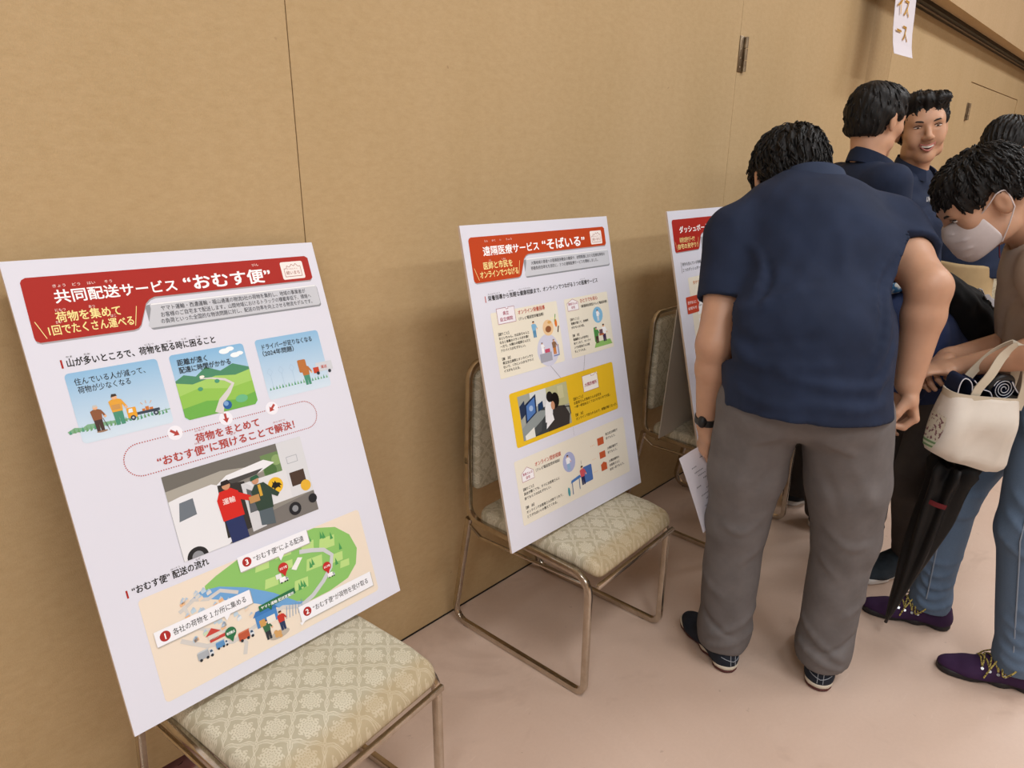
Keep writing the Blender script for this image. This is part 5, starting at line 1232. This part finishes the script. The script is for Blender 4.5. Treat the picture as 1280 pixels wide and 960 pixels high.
hand(B, wrL, (-.45, .75, -.15), -UP, r, (.5, .6, .4), (.7, .5, .4), .95); hand(B, wrR, (-.80, .25, -.25), -UP*.7-Pp(0, .6, 0), -f*.0+UP, (.45, .7, .5), (.8, .1, .5), .95)
B.mesh('body', M['skin_b'], Bp, .006, [FINE_H(hB.c+hB.R@Pp(0, .03, -.01), .14, .003), FINE_H(wrR+Pp(-.07, .02, -.02), .11), FINE_H(wrL+Pp(-.04, .07, -.01), .10, .004)])
hB.hair(Bp, 14, .008, n=2600, locks=(.016, .030), bump=.0035, cutback=-.020, front=.050, lift_=.005, stray=.005, ear=.010, extra=(((0, .030, .085), (.066, .050, .034)), ((0, -.03, .085), (.078, .075, .048))))
hB.eyes(Bp, .7)
S = Sdf(); S.econe(pel-UP*.02, mid_, (.18, .135), (.17, .125), r, .05); S.econe(mid_, C7-f*.03-UP*.095, (.175, .14), (.16, .11), r, .05)
for s_, e_ in ((shL, elL), (shR, elR)): S.cone(s_, C7-UP*.03, .062, .054, .045); S.cone(s_, e_, .070, .064, .04)
for s_, e_ in ((shL, elL), (shR, elR)): cut_cap(S, s_+(e_-s_)*.74, e_-s_, .09); hollow(S, s_+(e_-s_)*.74, e_-s_, .055)
S.plane(pel-UP*.035, -UP, .004); S.cone(C7-UP*.02, hB.c, .060, .060, .004, 's'); S.disp(wave(51, .0035, 15)); S.disp(wave(52, .0018, 40))
S.crease([shL+Pp(.0, .03, -.08), Pp(2.14, -1.20, 1.02), Pp(2.16, -1.20, .92)], .014, .009); S.crease([shL+Pp(.0, .06, -.06), Pp(2.15, -1.16, 1.05), Pp(2.20, -1.18, .95)], .012, -.008)
S.mesh('shirt', M['beige_shirt'], Bp, .007)
T = Sdf(); T.econe(pel-UP*.02, pel-UP*.07, (.165, .12), (.17, .125), r, .04); T.plane(pel+UP*.02, UP, .01)
for (h_, k_, a_) in ((hpL, knL, anL), (hpR, knR, anR)):
    T.cone(h_-UP*.04, k_, .092, .067, .02); T.cone(k_, a_, .067, .055, .03); T.cone(a_, a_-UP*.05, .055, .057, .03)
    for z, s2, am in ((-.01, 1, .009), (.025, -1, .008), (.065, 1, .008), (.11, -1, .006), (.16, 1, .005)): T.crease([a_-r*.055+ft*.045*s2+UP*(z+.02), a_-r*.06-ft*.0*s2+UP*z, a_-r*.03-ft*.055*s2+UP*(z+.02)], .009, am)
    for s2 in (1, -1, 3): T.crease([k_-ft*.06-r*.02+UP*.03*s2, k_-r*.06+UP*(.03*s2-.01), k_+ft*.05-r*.02+UP*(.03*s2+.03)], .011, .006)
    T.crease([h_+ft*.08-r*.03-UP*.05, h_-r*.06+ft*.02-UP*.14, h_-ft*.06-r*.04-UP*.20], .014, .007)
T.plane(UP*.058, -UP, .004); T.disp(wave(61, .003, 16)); T.mesh('jeans', M['denim'], Bp, .0065)
for (h_, k_, a_) in ((hpL, knL, anL), (hpR, knR, anR)):
    b = MB(); pts = []
    for q in np.linspace(0.12, 1.94, 34):
        p = (h_+(k_-h_)*q) if q < 1 else (k_+(a_-k_)*(q-1)); pts.append(T.snap(p-r*.07+ft*.008)-r*.003)
    b.tube([tuple(p) for p in pts], .0022, None, 5); b.build('side_seam', flat('jeans_seam', '#7e8897', .8) if 'jeans_seam' not in bpy.data.materials else bpy.data.materials['jeans_seam'], Bp)
# purple shoes with speckled yellow laces
M['purple'] = cloth('purple_canvas', '#2f1a38', '#3a2244', 18, 900, .8, .35); M['sole_black'] = flat('black_crepe_sole', '#1b181b', .6)
def lace_mat():
    n = NT('speckled_yellow_lace', .8); v = n.coord(); n.col(n.ramp(n.noise(v, 260, 1), [(.42, '#4a4018'), (.52, '#b8a55a')])); return n.m
M['lace'] = lace_mat(); M['eyelet'] = flat('steel_eyelet', '#a8a8a8', .3, .9)
for (p, yaw) in (((2.308, -1.222), 109.7), ((2.170, -1.478), 110)):
    t, W, k = shoe(Bp, p, math.radians(yaw), .272, M['purple'], M['sole_black'], w_=.92, h_=.88)
    b = MB(); e = MB()
    sn = lambda x, y, z=.075: (lambda p_: p_+unit(p_-W(0, y, .02))*.0018)(SHOE['sdf'].snap(W(x, y, z)))
    rows = (.112, .130, .148, .166)
    for j, y in enumerate(rows):
        for s2 in (-1, 1):
            e_ = SHOE['sdf'].snap(W(s2*.030, y, .055)); q_ = unit(e_-W(0, y, .03)); e.tube([tuple(e_-q_*.001), tuple(e_+q_*.002)], .0042, None, 8)
            if j < 3: b.tube([tuple(sn(s2*.027, y, .060)), tuple(sn(s2*.014, y+.005)), tuple(sn(0, y+.009)+UP*.001), tuple(sn(-s2*.014, y+.014)), tuple(sn(-s2*.027, rows[j+1], .060))], .0023, None, 6)
    b.tube([tuple(sn(-.027, .166, .060)), tuple(sn(0, .168)), tuple(sn(.027, .166, .060))], .0023, None, 6)
    for s2 in (-1, 1):
        b.tube([tuple(q) for q in smooth_path([W(0, .108, .104), W(s2*.032, .090, .122), W(s2*.066, .096, .104), W(s2*.070, .122, .072), W(s2*.040, .122, .086), W(0, .112, .102)], 5)], .0024, None, 6)
        b.tube([tuple(q) for q in smooth_path([W(0, .112, .104), W(s2*.024, .132, .104), W(s2*.050, .155, .070), W(s2*.056, .165, .040)], 5)], .0022, None, 6)
    b.build('shoelace', M['lace'], t); e.build('eyelets', M['eyelet'], t)['kind'] = 'stuff'
# mask: a shell just outside the lower face, with ear loops
B2 = Sdf(); k = hB.k
B2.ell(hB.w(0, .026, -.045), (.072, .084, .080), hB.R, .02); B2.ell(hB.w(0, .070, -.075), (.045, .045, .052), hB.R, .03); B2.cone(hB.w(0, .094, .0), hB.w(0, .103, -.030), .011, .014, .03)
B2.plane(hB.w(0, .085, .006), hB.R@Pp(0, .25, 1), .004); B2.plane(hB.w(0, .060, -.110), hB.R@Pp(0, -.35, -1), .006)
B2.plane(hB.w(0, .030, -.05), hB.R@Pp(0, -1, .25), .004)
for z in (-.02, -.045, -.07, -.092): B2.fold([hB.w(x, .03+.085*math.cos(x*13), z) for x in (-.07, -.035, 0, .035, .07)], .0035, .0030)
B2.mesh('face_mask', M['mask'], Bp, .0032)
for q in (-1, 1):
    b = MB()
    for (y0, z0, z1, y1) in ((.038, -.006, .026, -.004), (.030, -.095, -.026, -.024)):
        b.tube([tuple(p) for p in smooth_path([hB.w(q*.064, y0, z0), hB.w(q*.081, (y0+y1)/2, (z0+z1)/2), hB.w(q*.090, y1, z1)], 5)], .0016, None, 6)
    b.tube([tuple(p) for p in smooth_path([hB.w(q*.090, -.004, .026), hB.w(q*.090, -.026, .020), hB.w(q*.090, -.024, -.026)], 5)], .0016, None, 6)
    b.build('mask_ear_loop', M['mask'], Bp)
# lanyard
M['maroon'] = cloth('maroon_strap', '#5e1d22', '#6d2529', 20, 800, .8, .2)
b = MB(); pth = smooth_path([Pp(2.235, -1.150, 1.300), Pp(2.175, -1.140, 1.268), Pp(2.135, -1.140, 1.240), Pp(2.120, -1.150, 1.200)], 5); strip(b, pth, [Pp(-.3, .1, .9)]*len(pth), .014, .0018); b.build('lanyard', M['maroon'], Bp)
b = MB(); pth = smooth_path([Pp(2.125, -1.118, 1.262), Pp(2.150, -1.122, 1.258), Pp(2.165, -1.128, 1.272)], 4); strip(b, pth, [Pp(-.5, .1, .8)]*len(pth), .020, .002); b.build('lanyard_clip', M['teeth'], Bp)
child_frame(Bp)

# ---------------------------------------------------------------- crouching person with the backpack
Fp = empty('person', (2.50, -.96, 0)); tag(Fp, 'person with charcoal trousers and white-soled sneakers bending forward under a black backpack', 'person')
f = unit(Pp(-.87, .5, 0)); r = side_of(f); pel = Pp(2.455, -.985, .80); C7 = Pp(2.215, -.835, 1.00)
hF = Head((2.085, -.745, .960), (-.75, .45, -.5), (-.4, .25, .85), 1.0)
ch = pel*.35+C7*.65; shL = C7-r*.165+Pp(.03, -.02, -.04); shR = C7+r*.165+Pp(.03, -.02, -.04)
elL = shL+Pp(-.08, .02, -.23); wrL = Pp(2.10, -.985, .79); elR = shR+Pp(-.10, .08, -.22); wrR = elR+Pp(-.18, .10, -.06)
hpL = pel-r*.085; hpR = pel+r*.085; knL = Pp(2.375, -1.020, .43); anL = Pp(2.545, -1.018, .10); knR = Pp(2.455, -.885, .43); anR = Pp(2.59, -.865, .10)
B = Sdf(); B.econe(pel, ch, (.15, .11), (.155, .11), r, .04); B.econe(ch, C7-Pp(-.03, .02, .05), (.155, .11), (.12, .08), r, .04); B.cone(shL, C7, .046, .05, .03); B.cone(shR, C7, .046, .05, .03)
arm(B, shL, elL, wrL, (.044, .038, .036, .024)); arm(B, shR, elR, wrR, (.044, .038, .036, .024)); hand(B, wrL, (-.2, .1, -.5), -f, r, (.5, .6, .4), sc_=.95); hand(B, wrR, (-.8, .4, -.2), -UP, r, (.4, .5, .4), sc_=.95)
leg(B, hpL, knL, anL, (.078, .054, .050, .034), f); leg(B, hpR, knR, anR, (.078, .054, .050, .034), f); hF.body(B, C7, False, .054)
B.mesh('body', M['skin'], Fp, .0065, [FINE_H(wrL+Pp(0, 0, -.05), .10, .004)]); hF.hair(Fp, 52, .006, n=300, cutback=-.06); hF.eyes(Fp)
S = Sdf(); S.econe(pel-Pp(-.01, 0, .02), ch, (.185, .14), (.18, .135), r, .05); S.econe(ch, C7-Pp(-.04, .02, .05), (.18, .135), (.14, .09), r, .05)
for s_, e_ in ((shL, elL), (shR, elR)): S.cone(s_, C7-UP*.02, .058, .052, .04); S.cone(s_, e_, .064, .058, .04)
for s_, e_ in ((shL, elL), (shR, elR)): cut_cap(S, s_+(e_-s_)*.7, e_-s_, .08); hollow(S, s_+(e_-s_)*.7, e_-s_, .05)
S.plane(pel-UP*.06, Pp(.25, -.15, -1), .004); S.cone(C7, hF.c, .056, .056, .004, 's'); S.disp(wave(71, .004, 15)); S.mesh('shirt', M['blue_shirt'], Fp, .008)
T = Sdf(); T.econe(pel+UP*.02, pel-UP*.05, (.165, .12), (.172, .13), r, .04)
for (h_, k_, a_) in ((hpL, knL, anL), (hpR, knR, anR)):
    T.cone(h_-UP*.03, k_, .088, .068, .025); T.cone(k_, a_, .066, .050, .03); T.cone(a_, a_-UP*.05, .049, .049, .02)
    for z, s2 in ((.0, 1), (.03, -1), (.07, 1)): T.fold([a_-r*.05+f*.04*s2+UP*z, a_-r*.055+UP*(z+.01), a_-r*.03-f*.05*s2+UP*(z+.025)], .010, .007)
    T.fold([k_-f*.06-r*.04, k_-r*.07+UP*.05], .014, .008); T.fold([k_-f*.06-r*.05-UP*.05, k_-r*.07-UP*.02], .014, .007)
T.plane(UP*.060, -UP, .004); T.disp(wave(81, .0038, 15)); T.mesh('trousers', M['charcoal'], Fp, .007)
M['sneaker'] = cloth('dark_slate_mesh', '#20282f', '#303a43', 30, 500, .75, .5); M['stripe'] = flat('grey_stripe', '#8a9096', .5)
for (p, yaw, s2) in (((2.612, -1.045), 151, -1), ((2.655, -.895), 152, 1)):
    t, W, k = shoe(Fp, p, math.radians(yaw), .285, M['sneaker'], M['sole_white'])
    b = MB()
    for (y0, z0, y1, z1) in ((.035, .030, .085, .062), (.060, .028, .030, .060), (.070, .028, .110, .058), (.095, .030, .060, .062)):
        for q in (-1, 1): b.tube([tuple(W(q*.040, y0, z0)), tuple(W(q*.0385, (y0+y1)/2, (z0+z1)/2)), tuple(W(q*.034, y1, z1))], .0022, None, 5)
    b.build('side_stripe', M['stripe'], t)
child_frame(Fp)

# ================================================================= things held, worn and standing about
M['canvas'] = cloth('natural_cotton_canvas', '#cec6bb', '#d9d2c8', 10, 700, .9, .3); M['ribbed'] = flat('canvas_strap', '#c3b8a4', .85)
M['navy_cloth'] = cloth('navy_woven_cloth', '#141b30', '#1d2742', 12, 800, .9, .4); M['white_thread'] = flat('white_thread', '#c9cbd2', .8)
M['black_nylon'] = cloth('black_nylon', '#0d0d0e', '#161617', 12, 700, .55, .3); M['black_bag'] = cloth('black_backpack_fabric', '#101011', '#1b1b1c', 9, 900, .85, .5)
def at_px(u, v, dep):      # a point of the room seen along a ray, used for small fittings only when laying out
    pass
# tote bag: a sagging loft of rounded-rectangle rings hanging from the forearm
bx_ = unit(Pp(.70, -.68, -.085)); bz_ = unit(Pp(.05, .05, -1.0)); bn = unit(np.cross(bx_, bz_))
if bn.dot(Pp(-.7, -.6, .3)) < 0: bn = -bn
top = Pp(1.972, -1.198, .884)
tb = empty('tote_bag', tuple(top)); tag(tb, 'natural canvas tote bag hanging from the masked person\'s forearm', 'bag')
rings = []; nR, nS = 16, 40
rsn = np.random.RandomState(3); Kw = rsn.randn(6, 3)*30; phw = rsn.rand(6)*6.28
for i in range(nR+1):
    t = i/nR; hw = .090+.020*t; hd_ = .026+.030*math.sin(PI*min(1, t*.8+.1)); z = .188*t; shx = -.004*t
    if t > .88: q = (t-.88)/.12; hw *= 1-.10*q*q; hd_ *= 1-.35*q*q
    row = []
    for j in range(nS):
        a = 2*PI*j/nS; ca, sa = math.cos(a), math.sin(a); e = .42
        x = hw*math.copysign(abs(ca)**e, ca)+shx; y = hd_*math.copysign(abs(sa)**.75, sa); zz = z+(.018*(x/.1)*t if True else 0)+.010*t*(1-(x/.1)**2)
        p = top+bx_*x+bz_*zz+bn*y; p = p+bn*math.copysign(1, sa)*(.0055*np.sum(np.sin(Kw@p+phw))/2.4)*min(1, t*3)
        p = p+bn*math.copysign(.016, sa)*(math.exp(-((x-.02+.08*t)/.014)**2)-.7*math.exp(-((x+.035-.05*t)/.016)**2)+.6*math.exp(-((x-.065+.03*t)/.012)**2))*min(1, t*4); row.append(p)
    rings.append(row)
vs = [p for r_ in rings for p in r_]; fs = []
for i in range(nR):
    for j in range(nS): fs.append((i*nS+j, (i+1)*nS+j, (i+1)*nS+(j+1) % nS, i*nS+(j+1) % nS))
fs.append(tuple(range(nR*nS, nR*nS+nS)))
inner = [p*(1)+(top+bz_*(.0)-p)*0.04 for p in rings[0]]; k0 = len(vs); vs += inner; vs += [p+bz_*.05 for p in inner]
for j in range(nS): fs.append((j, (j+1) % nS, k0+(j+1) % nS, k0+j)); fs.append((k0+j, k0+(j+1) % nS, k0+nS+(j+1) % nS, k0+nS+j))
MB().add(vs, fs).build('bag_body', M['canvas'], tb, angle=70)
b = MB(); hem = [rings[0][j]+(rings[0][j]-top)*.02 for j in range(nS)]; hem.append(hem[0]); strip(b, [p+bz_*.008 for p in hem], [bz_]*len(hem), .018, .0022); b.build('top_hem', M['ribbed'], tb, angle=70)
for (sx, yn, ex) in ((-.035, 1, .045), (-.030, -1, .055)):
    b = MB(); y0 = .028*yn
    pth = smooth_path([top+bx_*sx+bn*y0+bz_*.03, top+bx_*sx+bn*y0-bz_*.01, top+bx_*(sx+.022)+bn*y0-bz_*.055, top+bx_*(sx+.050)+bn*(y0*.6)-bz_*.105, top+bx_*(sx+.078)+bn*(y0*.4+.012)-bz_*.135, top+bx_*(sx+.110)+bn*(y0*.6)-bz_*.100, top+bx_*(ex+.040)+bn*y0-bz_*.03, top+bx_*(ex+.035)+bn*y0+bz_*.03], 5)
    strip(b, pth, [bx_*.9+bn*.1]*len(pth), .022, .0025); b.build('carry_strap', M['ribbed'], tb, angle=60)
def patch_mat():
    n = NT('printed_side_panel', .85); v = n.coord('Object'); X = n.sep(v)
    st = n.math('GREATER_THAN', n.math('SINE', n.math('MULTIPLY', X[2], 520)), .1); leaf = n.ramp(n.noise(v, 130, 2), [(.55, '#cfc8b6'), (.60, '#7d555a')])
    up_ = n.math('GREATER_THAN', X[2], -.125); lo_ = n.mix(st, '#c8cfb4', '#6f8f62'); n.col(n.mix(up_, lo_, leaf)); return n.m
b = MB(); vs = []; fs = []
js = [nS//2-3, nS//2-2, nS//2-1, nS//2, nS//2+1, nS//2+2]
for i in range(6, nR):
    for j in js: p = rings[i][j]; c0 = top+bz_*(.188*i/nR); vs.append(p+(p-c0)*.025)
w6 = len(js)
for i in range(nR-6-1):
    for j in range(w6-1): fs.append((i*w6+j, (i+1)*w6+j, (i+1)*w6+j+1, i*w6+j+1))
b.add([tuple(p-top) for p in vs], fs); o = b.build('printed_side', patch_mat(), tb, angle=80)
for c in tb.children:
    if c.name != o.name: c.matrix_parent_inverse = Matrix.Translation(-tb.location)
# navy cloth stuffed in the bag
nc = empty('folded_cloth', tuple(top)); tag(nc, 'rolled navy cloth with white stitched edges sticking out of the canvas tote', 'cloth')
rc = top+bx_*.042-bz_*.018+bn*.012; sp = []
for i in range(110):
    a = i*.20; rr = .004+.0011*a*1.02; sp.append(rc+bx_*rr*math.cos(a)-bz_*rr*math.sin(a)*1.05)
b = MB(); strip(b, [p-bn*.035 for p in sp], [bn]*len(sp), .075, .0030); b.build('cloth_roll', M['navy_cloth'], nc, angle=80)
b = MB(); b.tube([tuple(p+bn*.004) for p in sp], .0010, None, 4); b.build('roll_stitching', M['white_thread'], nc)
def drape(pts, w, off):
    b = MB(); pth = smooth_path(pts, 6); strip(b, pth, [bn]*len(pth), w, .004); b.build('cloth_fold', M['navy_cloth'], nc, angle=80)
    b = MB(); b.tube([tuple(p+bn*w/2) for p in pth], .0014, None, 5); b.build('white_edge', M['white_thread'], nc)
    b = MB()
    for i in range(0, len(pth)-1, 1):
        p = (pth[i]+pth[i+1])/2; b.tube([tuple(p+bn*(w/2-.001)-bz_*.001), tuple(p+bn*(w/2-.012))], .0008, None, 4)
    b.build('edge_stitches', M['white_thread'], nc)['kind'] = 'stuff'
drape([top-bx_*.078+bz_*.03, top-bx_*.080-bz_*.022, top-bx_*.070-bz_*.040, top-bx_*.050-bz_*.026, top-bx_*.040+bz_*.02], .050, 0)
drape([top-bx_*.045-bz_*.036, top-bx_*.020-bz_*.016, top+bx_*.004-bz_*.008, top+bx_*.018+bz_*.02], .046, 0)
drape([top+bx_*.052-bz_*.040, top+bx_*.070-bz_*.018, top+bx_*.086-bz_*.004, top+bx_*.092+bz_*.02], .044, 0)
child_frame(nc)
# folded umbrella
uT = Pp(2.015, -1.172, .668); uB = Pp(2.116, -1.076, .070); ud = unit(uB-uT); um = empty('umbrella', tuple(uT)); tag(um, 'black folded umbrella with maroon band pointing down beside the jeans', 'umbrella')
us = unit(np.cross(ud, UP)); uo = np.cross(ud, us); L_ = np.linalg.norm(uB-uT); vs = []; fs = []; nS, nR = 56, 26
for i in range(nR+1):
    t = i/nR; rad = np.interp(t, [0, .06, .14, .3, .6, .9, 1], [.040, .050, .046, .043, .031, .014, .007])
    for j in range(nS):
        a = 2*PI*j/nS; pl = 1+(.20*(1-t)+.05)*math.sin(7*a+t*5)+.10*math.sin(3*a-t*6+1)
        fl_ = 1+(.25*math.sin(7*a+.8) if t < .05 else 0); vs.append(uT+ud*(t*L_-(.016*math.sin(7*a) if t < .05 else 0))+(us*math.cos(a)+uo*math.sin(a))*rad*pl*fl_)
for i in range(nR):
    for j in range(nS): fs.append((i*nS+j, i*nS+(j+1) % nS, (i+1)*nS+(j+1) % nS, (i+1)*nS+j))
fs += [tuple(range(nS))[::-1], tuple(range(nR*nS, nR*nS+nS))]
MB().add(vs, fs).build('folded_canopy', M['black_nylon'], um, angle=180)
MB().tube([tuple(uB-ud*.01), tuple(uB+ud*.022)], .005, None, 8).build('tip', M['black_plastic'], um)
hk = [uT+ud*.02, uT-ud*.08, uT-ud*.20]; MB().tube([tuple(p) for p in hk], .0045, None, 8).build('shaft', M['steel'], um)
e0 = uT-ud*.19; hk = smooth_path([e0, e0-ud*.05, e0-ud*.075+us*.02, e0-ud*.070+us*.045, e0-ud*.045+us*.055], 5); MB().tube([tuple(p) for p in hk], .009, None, 10).build('crook_handle', M['black_plastic'], um)
b = MB(); ring = [uT+ud*(.115)+(us*math.cos(a)+uo*math.sin(a))*.052 for a in np.linspace(0, 2*PI, 25)]; strip(b, ring[7:12], [ud]*5, .014, .003); b.build('maroon_band', M['maroon'], um, angle=60)
child_frame(um)
# backpack on the bent back
ax = unit(Pp(-.69, .43, .576)); bk = unit(Pp(.487, -.304, .819)); sd = unit(np.cross(ax, bk)); pc = Pp(2.440, -.985, .985); Rb = np.stack([sd, ax, bk], 1)
bp = empty('backpack', tuple(pc)); tag(bp, 'black backpack with white tag worn by the person bending behind the tote', 'backpack')
W = lambda x, y, z: pc+Rb@np.array([x, y, z])
S = Sdf(); S.econe(W(0, -.16, 0), W(0, .13, 0), (.165, .095), (.140, .085), sd, .04); S.econe(W(0, -.17, .045), W(0, .00, .045), (.135, .065), (.120, .055), sd, .02); S.ell(W(0, .17, -.01), (.11, .06, .05), Rb, .04)
S.fold([W(-.13, -.15, .05), W(-.125, .02, .06), W(0, .07, .075), W(.125, .02, .06), W(.13, -.15, .05)], .006, -.007); S.fold([W(-.14, .05, .02), W(-.10, .16, .03), W(0, .20, .03), W(.10, .16, .03), W(.14, .05, .02)], .006, -.007)
S.fold([W(-.08, -.12, .105), W(.05, -.08, .11)], .012, .006); S.fold([W(.04, -.15, .09), W(.09, -.02, .09)], .012, -.006); S.disp(wave(91, .004, 16)); S.disp(wave(92, .002, 45)); S.mesh('pack_body', M['black_bag'], bp, .006)
b = MB(); strip(b, smooth_path([W(-.04, .20, .0), W(-.03, .235, .01), W(.03, .235, .01), W(.04, .20, .0)], 4), [bk]*13, .022, .005); b.build('top_handle', M['black_bag'], bp)
for q in (-1, 1):
    b = MB(); strip(b, smooth_path([W(q*.07, .16, -.05), W(q*.085, .205, -.09), W(q*.09, .195, -.19), W(q*.11, .06, -.25), W(q*.13, -.06, -.19), W(q*.13, -.14, -.07)], 6), [sd]*31, .050, .009); b.build('shoulder_strap', M['black_bag'], bp)
b = MB(); sh_ = [(-.012, -.030), (.010, -.034), (.016, -.020), (.011, -.004), (.013, .010), (.004, .022), (-.006, .030), (-.012, .018), (-.010, .004), (-.016, -.012)]
z0 = .098
sg_ = -1 if sd.dot(Pp(-.5, -.87, 0)) < 0 else 1; tc = S.snap(W(sg_*.115, -.005, .080)); tn = unit(tc-W(0, -.005, 0)); ts = unit(np.cross(ax, tn)); tc = tc+tn*.004; vs = [tc+ts*x+ax*y*1.1 for x, y in sh_]+[tc+ts*x+ax*y*1.1+tn*.003 for x, y in sh_]; n_ = len(sh_)
b.add(vs, [tuple(range(n_))[::-1], tuple(range(n_, 2*n_))]+[(i, (i+1) % n_, n_+(i+1) % n_, n_+i) for i in range(n_)]); b.build('white_tag', flat('white_rubber_tag', '#c9c9d0', .5), bp, smooth=False)
MB().tube([tuple(tc+ax*.033), tuple(tc+ax*.050+bk*.004), tuple(tc+ax*.062)], .0022, None, 6).build('tag_cord', M['white_thread'], bp)
b = MB(); zc = S.snap(W(sg_*.120, -.105, .085)); b.tube([tuple(zc+ts*.010*math.cos(a)+ax*.014*math.sin(a)+tn*.006) for a in np.linspace(0, 2*PI, 13)], .0022, None, 6); b.tube([tuple(zc-ax*.014+tn*.006), tuple(zc-ax*.034+ts*.006+tn*.005)], .0022, None, 6); b.build('zip_pull', M['steel'], bp)
child_frame(bp)
# blue and white towel bundle on the bent person's shoulder
def towel_mat():
    n = NT('blue_white_towel', .9); v = n.coord(); n.col(n.ramp(n.noise(v, 34, 2, .5, .6), [(.44, '#d9dcd6'), (.50, '#3e7fae'), (.60, '#1f4f86')])); return n.m
S = Sdf(); S.ell(Pp(2.218, -.890, 1.085), (.045, .032, .024), k=.02); S.ell(Pp(2.175, -.865, 1.075), (.035, .028, .022), k=.02); S.disp(wave(95, .003, 60)); o = S.mesh('neck_towel', towel_mat(), Fp, .005); o.matrix_parent_inverse = Matrix.Translation(-Fp.location)

# ---------------------------------------------------------------- far furniture
tt = empty('folding_table', (6.35, -.75, 0), math.radians(4)); tag(tt, 'folding table with black edges standing by the wall behind the masked person', 'table')
M['table_top'] = flat('brown_table_top', '#7c5f48', .5)
MB().box((-.9, -.225, .700), (.9, .225, .722), bev=.003).build('tabletop', M['table_top'], tt, smooth=False)
MB().box((-.905, -.232, .690), (.905, -.226, .728)).build('black_edge', M['black_metal'], tt, smooth=False); MB().box((-.911, -.23, .690), (-.905, .23, .728)).build('black_edge', M['black_metal'], tt, smooth=False)
MB().box((-.85, -.19, .575), (.85, .19, .600), bev=.002).build('under_shelf', M['black_metal'], tt, smooth=False)
for sx in (-1, 1):
    for sy in (-1, 1): MB().tube([(sx*.82, sy*.19, 0), (sx*.82, sy*.19, .70)], .012, None, 10).build('leg', M['black_metal'], tt)
GS = 'banquet chairs stored by the far wall'
for (x, y, z, a, lab) in ((4.78, -.84, 0, -62, 'brocade banquet chair at the bottom of the far stack, behind the masked person'), (4.79, -.84, .085, -62, 'brocade banquet chair second from the floor in the far stack'), (4.80, -.84, .170, -62, 'brocade banquet chair on top of the far stack'),
                          (5.3, -1.35, 0, -75, 'single brocade banquet chair standing loose before the folding table')):
    o = copy_tree(chair); o.location = (x, y, z); o.rotation_euler = (0, 0, math.radians(a)); tag(o, lab, 'chair', GS)
